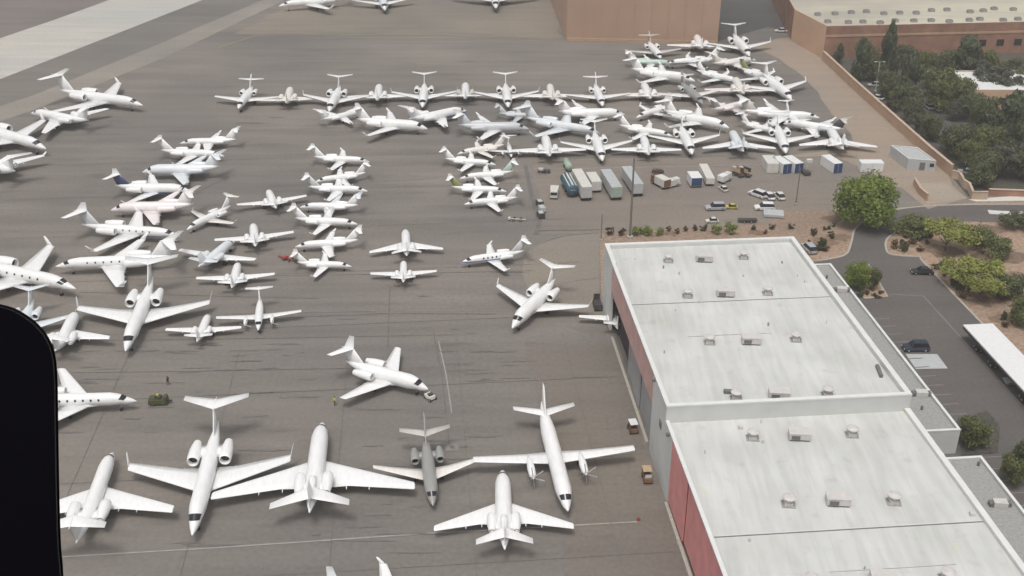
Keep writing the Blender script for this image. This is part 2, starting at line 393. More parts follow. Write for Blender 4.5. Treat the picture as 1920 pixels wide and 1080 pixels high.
# taxiway and its shoulders, top left
tb = pave('pale_taxiway_concrete', (0.50, 0.50, 0.47), seed=10.0, rot=R(-36), streak=0.10, blotch=0.05, oil=0)
sheet('taxiway', px((-60, 92), (-60, 172), (130, 98), (390, -4), (450, -28), (285, -28), (205, 0), (100, 38)), zz(), tb)
sheet('taxiway_shoulder', px((-60, 172), (-60, 218), (60, 180), (300, 82), (505, -5), (550, -28), (450, -28), (390, -4), (130, 98)), zz(),
      pave('shoulder_asphalt', (0.178, 0.172, 0.160), seed=11.0, rot=R(-36), oil=0.0))
sheet('taxiway_edge', px((-60, 218), (-60, 248), (60, 208), (310, 108), (545, -5), (570, -28), (550, -28), (505, -5), (300, 82), (60, 180)), zz(),
      pave('edge_concrete', (0.262, 0.25, 0.228), seed=12.0, rot=R(-36), oil=0.0, streak=0.08))
sheet('taxiway_verge', px((-60, 92), (100, 38), (205, 0), (285, -28), (-60, -28)), zz(), pave('verge_asphalt', (0.19, 0.172, 0.164), seed=13.0, rot=R(-36), oil=0.0))
# joints, cracks and painted lines
strip('apron_line', px((40, 1051), (115, 1045), (400, 1028), (800, 1001), (1195, 979)), 0.28, zl(), M['line'])
strip('apron_line', px((822, 640), (836, 700), (847, 775)), 0.22, zl(), M['line'])
strip('tar_joint', px((812, 620), (828, 700), (842, 830)), 0.18, zl(), M['crack'])
strip('tar_joint', px((731, 535), (729, 600), (726, 700)), 0.22, zl(), M['crack'])
strip('tar_joint', px((985, 310), (997, 370), (1012, 415), (1005, 440)), 1.0, zl(), M['crack'])
strip('pale_joint', px((200, 592), (730, 583), (955, 583)), 0.18, zl(), M['lite_joint'])
strip('tar_joint', px((500, 597), (730, 588), (930, 589)), 0.25, zl(), M['crack'])
strip('pale_joint', px((410, 90), (478, 67), (640, 65), (830, 66), (1050, 74)), 0.8, zl(), M['yellow_line'])
strip('pale_joint', smooth_line(px((985, 480), (1015, 455), (1060, 442), (1124, 436))), 0.3, zl(), M['lite_joint'])
strip('pale_joint', smooth_line(px((1030, 548), (1060, 530), (1110, 522), (1126, 521))), 0.3, zl(), M['lite_joint'])
strip('tar_joint', px((1010, 433), (1128, 431)), 0.3, zl(), M['crack'])
strip('pale_joint', px((1000, 318), (1290, 312), (1440, 308)), 0.8, zl(), M['lite_joint'])
for k, (x0, y0, x1, y1) in enumerate(((120, 640, 860, 628), (150, 548, 600, 560), (100, 700, 700, 690), (350, 520, 1000, 508), (500, 350, 820, 335), (430, 330, 250, 420))):
    strip('tar_joint', px((x0, y0), ((x0 + x1) / 2, (y0 + y1) / 2 + 1), (x1, y1)), 0.12, zl(), M['crack'])
sheet('drain_cover', px((835, 832), (860, 832), (861, 846), (836, 846)), zl(), M['lite_joint'])
sheet('drain_cover', px((843, 836), (852, 836), (853, 842), (844, 842)), zl(), M['crack'])
# oil and scrub marks, irregular
sm = mat('oil_stain', (0.168, 0.157, 0.148), 0.85, 0.12, 0.8)
for k in range(46):
    cx, cy = rng.uniform(130, 1130), rng.uniform(590, 1040) if k < 34 else rng.uniform(100, 580)
    c = P(cx, cy); L = rng.uniform(0.8, 4.5); w = rng.uniform(0.12, 0.42); n = 14; pts = []
    for i in range(n):
        a = 2 * math.pi * i / n; q = rng.uniform(0.6, 1.25)
        pts.append((c.x + math.cos(a) * L * q, c.y + math.sin(a) * w * q, 0))
    sheet('oil_stain', pts, zl(), sm)
# hangar apron edge: tracks in front of the doors
strip('hangar_apron_edge', [B(34.1, 176), B(34.1, 142)], 0.5, zl(), M['curb'])
strip('door_track', [B(35.0, 177), B(35.0, 141)], 0.35, 0.01, M['unit_dark'], 0.05)
for k in range(44):
    x0, x1, y0, y1 = ((150, 720, 635, 765), (800, 1010, 600, 720), (250, 560, 640, 700), (200, 1000, 760, 1010))[k % 4]
    c = P(rng.uniform(x0, x1), rng.uniform(y0, y1)); L = rng.uniform(.6, 3.6); w = rng.uniform(.10, .30); n = 16; pts = []
    for i in range(n):
        a = 2 * math.pi * i / n; q = rng.uniform(0.45, 1.35); pts.append((c.x + math.cos(a) * L * q, c.y + math.sin(a) * w * q + .05 * math.cos(a) * L, 0))
    sheet('oil_stain', pts, zl(), sm if k % 3 else M['crack'])
# ---- east side: road, kerbs, car park, gravel beds
gravel = pave('red_gravel', (0.325, 0.24, 0.182), seed=20, streak=0.04, blotch=0.22, fine=0.3, oil=0.0)
road_m = pave('road_asphalt', (0.118, 0.112, 0.108), seed=21, rot=R(85), oil=0.15, streak=0.1)
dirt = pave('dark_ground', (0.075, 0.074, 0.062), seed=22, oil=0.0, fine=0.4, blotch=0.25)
zr = 0.004
sheet('gravel_bed', px((1125, 437), (1440, 418), (1470, 392), (1620, 390), (1720, 388), (1935, 372), (2500, 366), (2500, 1120)) + [B(72, 95), B(72, 186), B(34, 188)], 0.012, gravel)
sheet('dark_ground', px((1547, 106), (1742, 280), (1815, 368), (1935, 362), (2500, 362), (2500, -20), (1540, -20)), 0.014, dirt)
road = smooth_line(px((2500, 384), (1960, 384), (1850, 384), (1760, 386), (1690, 392), (1640, 405), (1605, 428), (1596, 455), (1585, 478), (1545, 488), (1490, 495)), 5)
inner = px((2500, 422), (1960, 420), (1900, 418), (1800, 415), (1720, 418), (1690, 430), (1664, 448), (1661, 465), (1672, 478), (1725, 482))
right = [B(105.8, 205), B(105.8, 60), B(82, 60), B(82, 200)]
sheet('road', [p for p in road] + [B(72, 196), B(72, 60), B(105.8, 60), B(105.8, 203)] + list(reversed(inner)), 0.024, road_m)
strip('kerb', road[:-4], 0.45, 0.02, M['curb'], 0.14)
strip('kerb', smooth_line(inner[4:] , 4) + [B(105.8, 203), B(105.8, 60)], 0.45, 0.02, M['curb'], 0.14)
strip('median_kerb', px((1853, 398), (1880, 400), (1960, 402)), 2.2, 0.02, M['off_white'], 0.14)
strip('painted_line', [B(99.4, 187), B(99.4, 120), B(99.4, 60)], 0.22, 0.030, M['park_line'])
strip('painted_line', px((1668, 552), (1733, 555)), 0.22, 0.030, M['park_line'])
for u in [193.5 - 3.0 * k for k in range(36)]:
    if 181 < u: continue
    strip('parking_line', [B(83.2, u), B(89.0, u)], 0.2, 0.030, M['park_line'])
sheet('concrete_pad', px((1698, 664), (1757, 664), (1777, 691), (1717, 692)), 0.030, M['trailer_grey'])
bed = px((1600, 495), (1628, 500), (1662, 552), (1664, 558), (1618, 560))
sheet('planting_bed', bed, 0.16, gravel)
strip('kerb', px((1628, 496), (1664, 557), (1620, 560)), 0.35, 0.02, M['curb'], 0.15)
bed2 = px((1795, 790), (1850, 770), (1875, 800), (1870, 850), (1802, 855))
sheet('planting_bed', bed2, 0.16, dirt)
# car park beyond the perimeter wall
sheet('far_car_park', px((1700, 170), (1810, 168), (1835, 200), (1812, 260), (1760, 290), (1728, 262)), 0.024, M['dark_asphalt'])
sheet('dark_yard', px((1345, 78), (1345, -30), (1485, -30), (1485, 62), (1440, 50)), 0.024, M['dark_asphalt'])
strip('far_path', px((1750, 200), (1780, 207), (1812, 206)), 1.2, 0.03, M['curb'], 0.1)
sheet('far_drive', px((1935, 365), (1935, 376), (1830, 378), (1815, 374)), 0.03, M['off_white'])
sheet('enclosure_floor', px((1712, 344), (1770, 343), (1815, 372), (1740, 382)), 0.03, pave('enclosure_concrete', (0.36, 0.32, 0.27), seed=30, oil=0))

# mulch and darker gravel patches in the beds, slab joints on the apron
mul = pave('dark_mulch', (0.20, 0.145, 0.105), seed=41, fine=0.35, blotch=0.2, oil=0)
r4_ = random.Random(9)
for k, (x, y, a) in enumerate(((1770, 470, 5), (1835, 560, 6), (1880, 480, 6), (1905, 520, 5), (1545, 455, 3.5), (1572, 445, 3), (1890, 600, 4), (1705, 458, 2.6), (1850, 430, 4), (1420, 436, 2.5), (1260, 438, 2.2), (1560, 410, 3))):
    c = P(x, y); sheet('mulch_patch', [(c.x + math.cos(t * .449) * a * r4_.uniform(.6, 1.2), c.y + math.sin(t * .449) * a * r4_.uniform(.4, .9), 0) for t in range(14)], 0.0165 + .0006 * k, mul)
for k in range(9):
    u = 300 - k * 23; strip('slab_joint', [B(-110 if u < 220 else -150, u), B(32.5, u)], 0.10, zl(), M['crack'])
for k in range(7):
    v = -95 + k * 20; strip('slab_joint', [B(v, 75), B(v, 178)], 0.09, zl(), M['crack'])
# ============================================================ HANGAR
HN, HS = 14.3, 11.9
VW, VE = 34.0, 70.9
UN, US, UEND = 187.0, 131.0, 62.0
hangar = thing('hangar', 'long white roofed hangar with faded red doors and rows of rooftop units', 'hangar', B(52, 130), 0.0)
HO = B(52, 130)
def H(v, u, z=0.0): return B(v, u, z) - HO
def wallbox(mb, v0, v1, u0, u1, z0, z1, mi=0):
    mb.prism([H(v0, u0), H(v1, u0), H(v1, u1), H(v0, u1)], z0, z1, mi)
def hpart(name, boxes, m, parent=None):
    mb = MB()
    for b in boxes: wallbox(mb, *b)
    return mb.obj(name, m, parent or hangar)
hpart('wall', [(VW, VW + 0.5, 178.5, UN, 0, HN - 0.25), (VW, VW + 0.5, 126.5, 140.2, 0, 11.65), (VW, VW + 0.5, US - 0.0, 140.2, 11.65, HN - 0.25),
               (VW + 0.5, VE - 0.5, UN - 0.4, UN, 0, HN - 0.25), (VE - 0.5, VE, US, UN, 0, HN - 0.25), (VE - 0.5, VE, UEND, US, 0, HS - 0.25),
               (VW + 0.5, VE - 0.5, US, US + 0.4, HS - 0.7, HN - 0.25)], M['wall_white'])
roof_n = hpart('roof', [(VW + 0.5, VE - 0.5, US + 0.4, UN - 0.4, HN - 1.1, HN - 0.9)], M['roof']); roof_n['label'] = 'higher northern white membrane roof'
roof_s = hpart('roof', [(VW + 0.5, VE - 0.5, UEND, US, HS - 0.8, HS - 0.6)], M['roof']); roof_s['label'] = 'lower southern white membrane roof'
hpart('parapet', [(VW - 0.05, VW + 0.75, 178.5, UN + 0.05, HN - 0.25, HN), (VW + 0.75, VE - 0.8, UN - 0.75, UN + 0.05, HN - 0.25, HN), (VE - 0.8, VE + 0.05, US + 0.7, UN + 0.05, HN - 0.25, HN),
                  (VW - 0.05, VE + 0.05, US - 0.05, US + 0.7, HN - 0.25, HN), (VW - 0.05, VW + 0.6, US + 0.7, 178.5, HN - 0.25, HN - 0.05),
                  (VE - 0.8, VE + 0.05, UEND, US - 0.05, HS - 0.25, HS), (VW - 0.05, VW + 0.5, UEND, US - 0.05, HS - 0.25, HS - 0.05)], M['parapet'])
hpart('inner_parapet_wall', [(VW + 0.7, VE - 0.7, UN - 0.75, UN - 0.45, HN - 0.95, HN - 0.25), (VE - 0.8, VE - 0.5, US + 0.5, UN - 0.8, HN - 0.95, HN - 0.25),
                             (VE - 0.8, VE - 0.5, UEND, US - 0.1, HS - 0.65, HS - 0.25)], M['wall_white'])
hpart('door_header', [(VW + 0.05, VW + 0.5, 140.25, 178.45, HN - 5.9, HN - 0.26)], M['header_pink'])
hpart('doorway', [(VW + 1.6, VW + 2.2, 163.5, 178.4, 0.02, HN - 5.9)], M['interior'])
for k in range(4):
    d = hpart('door', [(VW + 0.55 + 0.25 * (k % 2), VW + 0.75 + 0.25 * (k % 2), 140.3 + k * 5.8, 146.0 + k * 5.8, 0.06, HN - 5.92)], M['door_grey'])
dd = (126.4, 117.0, 107.5, 98.0, 88.5, 79.0, 69.5, 62.0)
for k in range(len(dd) - 1):
    o = 0.04 + 0.22 * (k % 2)
    d = hpart('door', [(VW + o, VW + o + 0.18, dd[k + 1] + 0.12, dd[k] - 0.02, 0.8, HS - 0.27)], M['door_red']); d['label'] = 'faded red sliding door panel'
hpart('door_sill', [(VW - 0.5, VW, 62.0, 126.3, 0.0, 0.55)], M['curb'])
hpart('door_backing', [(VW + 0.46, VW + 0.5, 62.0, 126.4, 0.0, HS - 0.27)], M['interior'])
hpart('wall_vent', [(VW - 0.12, VW, 133.2, 134.4, 8.6, 9.8)], M['unit_dark'])
hpart('wall_lamp', [(VW - 0.5, VW - 0.05, 128.0, 128.5, HS - 0.9, HS - 0.5)], M['unit_dark'])
hpart('wall_lamp', [(VW - 0.45, VW - 0.06, 138.8, 139.3, HN - 0.8, HN - 0.45)], M['unit_dark'])
# expansion covers across the roofs
for zr_, us, rf in ((HN - 0.9, (163.8,), roof_n), (HS - 0.6, (105.6, 80.0), roof_s)):
    for u in us:
        mb = MB(); wallbox(mb, VW + 0.8, VE - 0.8, u, u + 0.22, zr_, zr_ + 0.06); wallbox(mb, VW + 0.8, VE - 0.8, u - 0.18, u, zr_, zr_ + 0.02, 1)
        mb.obj('expansion_cover', [M['wall_white'], M['unit_dark']], rf)
def unit_wide(p, s=1.0):
    mb = MB(); c = H(0, 0) * 0 + p
    mb.box((p.x, p.y, p.z + 0.75 * s), (3.0 * s, 1.7 * s, 0.95 * s), -BAZ * -1, 0)
    mb.box((p.x, p.y, p.z + 1.27 * s), (3.1 * s, 1.8 * s, 0.08 * s), BAZ * 1, 0)
    mb.box((p.x, p.y, p.z + 0.14 * s), (2.7 * s, 1.5 * s, 0.28 * s), BAZ, 1)
    mb.box((p.x - 0.7 * s, p.y - 0.88 * s, p.z + 0.7 * s), (1.2 * s, 0.06 * s, 0.6 * s), BAZ, 1)
    return mb
def unit_small(p, s=1.0):
    mb = MB()
    mb.box((p.x, p.y, p.z + 0.30 * s), (1.1 * s, 1.1 * s, 0.6 * s), BAZ, 0)
    mb.lathe([(0.6 * s, 0.45 * s), (1.0 * s, 0.45 * s), (1.05 * s, 0.85 * s), (1.25 * s, 0.9 * s), (1.45 * s, 0.55 * s), (1.5 * s, 0.1 * s)], 12, 'z', (p.x, p.y, p.z), 0)
    mb.box((p.x, p.y, p.z + 0.05), (1.8 * s, 1.6 * s, 0.1), BAZ, 2)
    return mb
for (x, y, w, rf) in ((1253, 490, 0, 0), (1320, 489, 1, 0), (1394, 484, 0, 0), (1289, 556, 0, 0), (1360, 554, 1, 0), (1439, 551, 0, 0), (1330, 643, 0, 0), (1408, 643, 1, 0), (1492, 638, 0, 0),
                      (1380, 748, 0, 0), (1460, 745, 1, 0), (1551, 741, 0, 0), (1411, 822, 0, 1), (1498, 822, 1, 1), (1597, 816, 0, 1), (1478, 946, 0, 1), (1570, 944, 1, 1), (1675, 942, 0, 1),
                      (1520, 1096, 0, 1), (1655, 1092, 1, 1), (1775, 1086, 0, 1)):
    z = (HN - 0.9) if not rf else (HS - 0.6)
    p = P(x, y, z) - HO
    mb = unit_wide(p) if w else unit_small(p)
    mb.obj('rooftop_unit', [M['unit'], M['unit_dark'], M['annex_roof']], roof_s if rf else roof_n)
for (x, y, z, dv, du, rf) in ((1368, 737, HN - 0.9, 1.8, 0.7, 0), (1388, 803, HS - 0.6, 0.7, 0.7, 1), (1648, 698, HN - 0.9, 0.5, 3.2, 0), (1822, 966, HS - 0.6, 0.6, 0.6, 1)):
    mb = MB(); p = P(x, y, z) - HO; mb.box((p.x, p.y, p.z + 0.25), (dv, du, 0.5), BAZ, 0)
    mb.obj('roof_hatch', [M['unit_dark'] if du > 2 or not rf else M['unit']], roof_s if rf else roof_n)
r3_ = random.Random(5)
for k in range(26):
    v, u = r3_.uniform(VW + 3, VE - 3), r3_.uniform(70, 184); n_ = u > US + 1
    z = (HN - 0.9) if n_ else (HS - 0.6); p = H(v, u, 0); mb = MB(); mb.tube((p.x, p.y, z), (p.x, p.y, z + r3_.uniform(.35, .7)), .09 if k % 3 else .16, None, 8)
    mb.obj('vent_pipe', M['annex_roof'] if k % 4 == 0 else M['unit'], roof_n if n_ else roof_s)
for k, u in enumerate((152, 98)):
    n_ = u > US + 1; z = (HN - 0.9) if n_ else (HS - 0.6); a = H(VW + 8 + (k % 3) * 5, u, z + .12); b = H(VW + 22 + (k % 2) * 7, u, z + .12)
    mb = MB(); mb.tube(a, b, .05, None, 6, True); mb.obj('conduit', M['unit'], roof_n if n_ else roof_s)
# ---- annexes on the east side
HA = 4.6
def annex(label, u0, u1):
    t = thing('annex', label, 'building', B(76.5, (u0 + u1) / 2)); O = B(76.5, (u0 + u1) / 2)
    def bx(name, boxes, m, par=None):
        mb = MB()
        for (v0, v1, a, b, z0, z1) in boxes: mb.prism([B(v0, a) - O, B(v1, a) - O, B(v1, b) - O, B(v0, b) - O], z0, z1)
        return mb.obj(name, m, par or t)
    v1 = 82.1
    bx('wall', [(VE + 0.06, v1, u0, u0 + 0.35, 0, HA - 0.2), (VE + 0.06, v1, u1 - 0.35, u1, 0, HA - 0.2), (v1 - 0.35, v1, u0 + 0.35, u1 - 0.35, 0, HA - 0.2)], M['wall_white'])
    rf = bx('roof', [(VE + 0.06, v1 - 0.35, u0 + 0.35, u1 - 0.35, HA - 0.8, HA - 0.5)], M['annex_roof'])
    bx('parapet', [(VE + 0.1, v1 + 0.05, u0 - 0.05, u0 + 0.4, HA - 0.2, HA), (VE + 0.1, v1 + 0.05, u1 - 0.4, u1 + 0.05, HA - 0.2, HA), (v1 - 0.4, v1 + 0.05, u0 + 0.4, u1 - 0.4, HA - 0.2, HA)], M['parapet'])
    k = u0 + 4
    while k < u1 - 3:
        bx('window', [(v1, v1 + 0.05, k, k + 2.2, 1.2, 2.8)], M['glass']); k += 6.5
    return t, rf, O
an1, rf1, O1 = annex('long low grey roofed annex along the hangar beside the car park', 134.9, 194.0)
an2, rf2, O2 = annex('second low grey roofed annex past the gap with the round tree', 66.0, 128.0)
for (x, y, rf, O) in ((1578, 546, rf1, O1), (1727, 741, rf1, O1), (1874, 948, rf2, O2)):
    p = P(x, y, HA - 0.5) - O; mb = MB()
    mb.box((p.x, p.y, p.z + 0.45), (1.9, 1.2, 0.8), BAZ, 0)
    for s in (-1, 1): mb.box((p.x + s * 1.3, p.y, p.z + 0.35), (0.5, 0.9, 0.6), BAZ, 1)
    mb.obj('rooftop_unit', [M['unit'], M['unit_dark']], rf)
for (x, y, rf, O) in ((1728, 768, rf1, O1), (1834, 873, rf2, O2), (1550, 522, rf1, O1)):
    p = P(x, y, HA - 0.5) - O; mb = MB(); mb.tube((p.x, p.y, p.z), (p.x, p.y, p.z + 0.7), 0.22); mb.obj('roof_vent', M['unit_dark'], rf)

# ============================================================ FAR BUILDINGS
def block(name, label, cat, base, h, wall_m, roof_m, par=0.5, cap=None):
    """walls on a base polygon (world points, counter-clockwise), a flat roof sunk behind a parapet"""
    n = len(base); O = sum(base, Vector()) / n; t = thing(name, label, cat, O)
    b = [p - O for p in base]; c = sum(b, Vector()) / n
    inn = [p + (c - p).normalized() * 0.6 for p in b]
    mb = MB()
    vs = [(p.x, p.y, 0) for p in b] + [(p.x, p.y, h) for p in b] + [(p.x, p.y, h) for p in inn] + [(p.x, p.y, h - par) for p in inn]
    fs = []
    for i in range(n):
        j = (i + 1) % n
        fs += [(i, j, n + j, n + i), (2 * n + i, 2 * n + j, 3 * n + j, 3 * n + i)]
    mb.add(vs, fs); mb.obj('wall', wall_m, t)
    mb = MB()
    mb.add([(p.x, p.y, h + 0.003) for p in b] + [(p.x, p.y, h + 0.003) for p in inn], [(i, (i + 1) % n, n + (i + 1) % n, n + i) for i in range(n)])
    mb.obj('parapet', cap or wall_m, t)
    mb = MB(); mb.prism([(p.x, p.y) for p in inn], h - par - 0.25, h - par); rf = mb.obj('roof', roof_m, t)
    return t, rf, O
# brown hangar
q0, q1 = P(1063, 76), P(1345, 82)
q2 = q1 + Vector((2, 70, 0)); q3 = q0 + (P(1040, 22) - q0).normalized() * 78
t, rf, O = block('brown_hangar', 'tall brown panel clad hangar wall behind the crowded jets', 'hangar', [q0, q1, q2, q3], 24.0, M['brown_wall'], M['far_roof'])
d = (q1 - q0).normalized(); nrm = Vector((d.y, -d.x, 0)); ang = math.atan2(d.y, d.x)
mb = MB(); L = (q1 - q0).length; c = (q0 + q1) / 2 + nrm * 0.15 - O
mb.box((c.x, c.y, 0.5), (L, 0.3, 1.0), ang); mb.obj('base_band', M['tan_wall'], t)
for k in range(1, 9):
    c = q0 + d * (L * k / 9) + nrm * 0.06 - O; mb = MB(); mb.box((c.x, c.y, 12.2), (0.3, 0.12, 22.2), ang); mb.obj('panel_joint', mat('brown_joint', (0.45, 0.30, 0.213), 0.85) if k == 1 else bpy.data.materials['brown_joint'], t)
w = q3 - q0; wl_ = w.length; wd = w.normalized(); c = q0 + wd * 6 - O; wn_ = Vector((-wd.y, wd.x, 0)); c = c + wn_ * 0.1
mb = MB(); mb.box((c.x, c.y, 11.9), (10.5, 0.2, 23.6), math.atan2(wd.y, wd.x)); mb.obj('corner_panel', M['tan_wall'], t)
# long brick terminal with a cream roof, its orange side wall faces the apron
b0, b1 = P(1542, 109), P(1990, 98); b2 = b1 + Vector((5, 75, 0)); b3 = P(1484, 76); b4 = b3 + Vector((6, 62, 0))
t, rf, O = block('brick_terminal', 'long low brick building with cream roof dotted with vents beyond the trees', 'building', [b0, b1, b2, b4, b3], 11.0, M['brick'], M['far_roof'], 0.8, M['tan_cap'])
dv = (b3 - b0); dl = dv.length; dn = dv.normalized(); on = Vector((-dn.y, dn.x, 0)); c = b0 + dn * dl / 2 + on * 0.12 - O
mb = MB(); mb.box((c.x, c.y, 5.6), (dl + 0.2, 0.25, 11.3), math.atan2(dn.y, dn.x)); mb.obj('side_wall', M['orange_wall'], t)
fd = (b1 - b0).normalized(); fn = Vector((fd.y, -fd.x, 0)); fa = math.atan2(fd.y, fd.x)
for k in range(8, 13):
    c = b0 + fd * (5 + k * 6.4) + fn * 0.05 - O; mb = MB(); mb.box((c.x, c.y, 4.0), (2.6, 0.1, 2.2), fa); mb.obj('window', M['glass'], t)
c = (b0 + b1) / 2 + fn * 0.08 - O; mb = MB(); mb.box((c.x, c.y, 7.6), ((b1 - b0).length - 0.4, 0.16, 0.7), fa); mb.obj('string_course', M['tan_wall'], t)
for k in range(30):
    a, e = 3 + (k % 15) * 6.1 + rng.uniform(-1, 1), 6 + (k // 15) * 13 + rng.uniform(-2, 2)
    p = b0 + fd * a - fn * e - O; mb = MB(); mb.box((p.x, p.y, 10.2 + 0.5), (2.0, 1.6, 1.0), fa, 0); mb.box((p.x, p.y, 11.25), (1.4, 1.1, 0.1), fa, 1)
    mb.obj('roof_vent', [M['annex_roof'], M['unit_dark']], rf)
# small white roofed building among the trees, right edge
e0 = P(1812, 205); e1 = P(1990, 205)
t, rf, O = block('small_building', 'white roofed orange walled building half hidden by trees at the right', 'building', [e0, e1, e1 + Vector((2, 20, 0)), e0 + Vector((2, 20, 0))], 6.0, M['orange_wall'], M['white_metal'], 0.4, M['off_white'])
for k in range(4):
    c = e0 + Vector((4 + 6 * k, -0.05, 0)) - O; mb = MB(); mb.box((c.x, c.y, 2.6), (2.0, 0.1, 1.8)); mb.obj('window', M['glass'], t)
e0 = P(1905, 262); e1 = P(2000, 262)
t, rf, O = block('small_building', 'bright white wall and roof of a building cut by the right edge', 'building', [e0, e1, e1 + Vector((2, 16, 0)), e0 + Vector((2, 16, 0))], 5.0, M['orange_wall'], M['white_metal'], 0.4, M['white_metal'])
c = Vector((0, -8.05, 0)); mb = MB(); mb.box((-3, -8.05, 2.0), (2.2, 0.1, 1.5)); mb.obj('window', M['glass'], t)
# perimeter wall
def wall_thing(label, pts, h, w, m, capm, cat='wall', name='perimeter_wall', posts=6.0, group=None):
    t = thing(name, label, cat, pts[0], group=group); L = [p - pts[0] for p in pts]
    o = strip('wall', L, w, 0.0, m, h, None); o.parent = t
    o = strip('cap', L, w + 0.25, h + 0.002, capm, 0.12, None); o.parent = t
    return t
wall_thing('tan block perimeter wall running diagonally beside the dark trees', px((1542, 112), (1600, 167), (1680, 240), (1742, 296), (1782, 330)), 3.0, 0.6, M['tan_wall'], M['tan_cap'])
wall_thing('tan stepped wall curving round the small enclosure to the road', px((1784, 333), (1798, 338), (1806, 352), (1815, 357), (1822, 374), (1850, 374)), 2.0, 0.4, M['tan_cap'], M['tan_cap'])
wall_thing('low red brown wall beside the road at the right edge', px((1852, 366), (1935, 369)), 1.6, 0.5, M['brick'], M['tan_cap'])
wall_thing('short beige wall closing the concrete enclosure beside the green tree', px((1713, 346), (1725, 366), (1738, 377)), 1.8, 0.35, M['tan_wall'], M['tan_cap'])
# grey shed by the wall
s0, s1 = P(1700, 318), P(1752, 322)
t, rf, O = block('equipment_shed', 'small grey flat roofed shed against the tan perimeter wall', 'shed', [s0, s1, s1 + Vector((-1.5, 10, 0)), s0 + Vector((-1.5, 10, 0))], 3.0, M['trailer_grey'], M['trailer_grey'], 0.2, M['off_white'])
dd_ = (s1 - s0).normalized(); c = s0 + dd_ * 3.6 - O; mb = MB(); mb.box((c.x, c.y - 0.04, 1.2), (1.3, 0.1, 2.0), math.atan2(dd_.y, dd_.x)); mb.obj('door', M['unit_dark'], t)
c = s0 + dd_ * 5.9 - O; mb = MB(); mb.box((c.x, c.y - 0.04, 1.7), (1.0, 0.1, 0.9), math.atan2(dd_.y, dd_.x)); mb.obj('window', M['glass'], t)
# car park canopy
t = thing('carport', 'long white carport roof over the right side of the car park', 'carport', B(110.5, 150))
O = B(110.5, 150); mb = MB()
CPZ = 3.2
cp = [P(1806, 609, CPZ), P(1861, 606, CPZ)]; cv0 = cp[0].dot(BV); cv1 = cp[1].dot(BV); cu = (cp[0].dot(BU) + cp[1].dot(BU)) / 2
mb.prism([B(v, u) - O for v, u in ((cv0, cu - 55), (cv1, cu - 55), (cv1, cu), (cv0, cu))], CPZ - 0.25, CPZ); mb.obj('roof', M['white_metal'], t)
mb = MB(); mb.prism([B(v, u) - O for v, u in ((cv0 + .02, cu - 54.9), (cv0 + .12, cu - 54.9), (cv0 + .12, cu - .1), (cv0 + .02, cu - .1))], CPZ - 0.75, CPZ - 0.26); mb.obj('shade_fascia', M['dark_metal'], t)  # edge board whose dark colour also stands in for shade under the roof
for k in range(7):
    mb = MB(); p = B((cv0 + cv1) / 2 + 1.0, cu - 2 - k * 8.3) - O; mb.tube((p.x, p.y, 0), (p.x, p.y, CPZ - 0.25), 0.14); mb.obj('post', M['steel_pole'], t)
# ============================================================ AIRCRAFT
ST_T = [0, .012, .03, .055, .085, .12, .16, .22, .35, .5, .62, .72, .80, .87, .93, .98, 1.0]
def interp(t, tab):
    for i in range(len(tab) - 1):
        if t <= tab[i + 1][0]:
            a, b = tab[i], tab[i + 1]; k = (t - a[0]) / (b[0] - a[0]); return a[1] + (b[1] - a[1]) * k
    return tab[-1][1]
def fus_r(sp, t):
    n = sp['nose']
    if t < n:
        k = t / n; return max(0.03, 0.55 * k ** .8 + 0.45 * (1 - (1 - k) ** 2) ** .7)
    ts = sp['tail0']
    if t > ts:
        k = (t - ts) / (1 - ts); return max(0.06, 1 - 0.93 * k ** 1.6)
    return 1.0
def fus_z(sp, t):
    n = sp['nose']
    if t < n:
        q = t / n; k = 1 - q; u = min(1, max(0, (.56 - q) / .2)); return -0.36 * k ** 1.8 - .17 * u * u * (3 - 2 * u)
    ts = sp['tail0']
    if t > ts:
        k = (t - ts) / (1 - ts); return 0.62 * k ** 1.5
    return 0.0
def fus_pt(sp, t, a, g=1.0):
    r = sp['R'] * fus_r(sp, t) * g
    return Vector((r * math.sin(a), sp['L'] * (0.5 - t), sp['zc'] + sp['R'] * fus_z(sp, t) + r * math.cos(a) * 1.04))
def lofts(mb, secs, mi=0):
    n = len(secs[0]); vs = [p for s in secs for p in s]; fs = []
    for k in range(len(secs) - 1):
        for i in range(n):
            j = (i + 1) % n; fs.append((k * n + i, k * n + j, (k + 1) * n + j, (k + 1) * n + i))
    fs += [tuple(range(n)), tuple(range((len(secs) - 1) * n, len(secs) * n))]
    mb.add(vs, fs, mi)
FOIL = [(0, 0), (0.03, .30), (0.15, .5), (0.4, .5), (0.7, .28), (1.0, .03), (1.0, -.03), (0.7, -.18), (0.4, -.35), (0.15, -.38), (0.03, -.25)]
def foil_sec(o, chord, thick, up):
    """section with its leading edge at o, chord running aft (-y); up is the thickness direction"""
    return [o + Vector((0, -c * chord, 0)) + up * (h * thick) for c, h in FOIL]
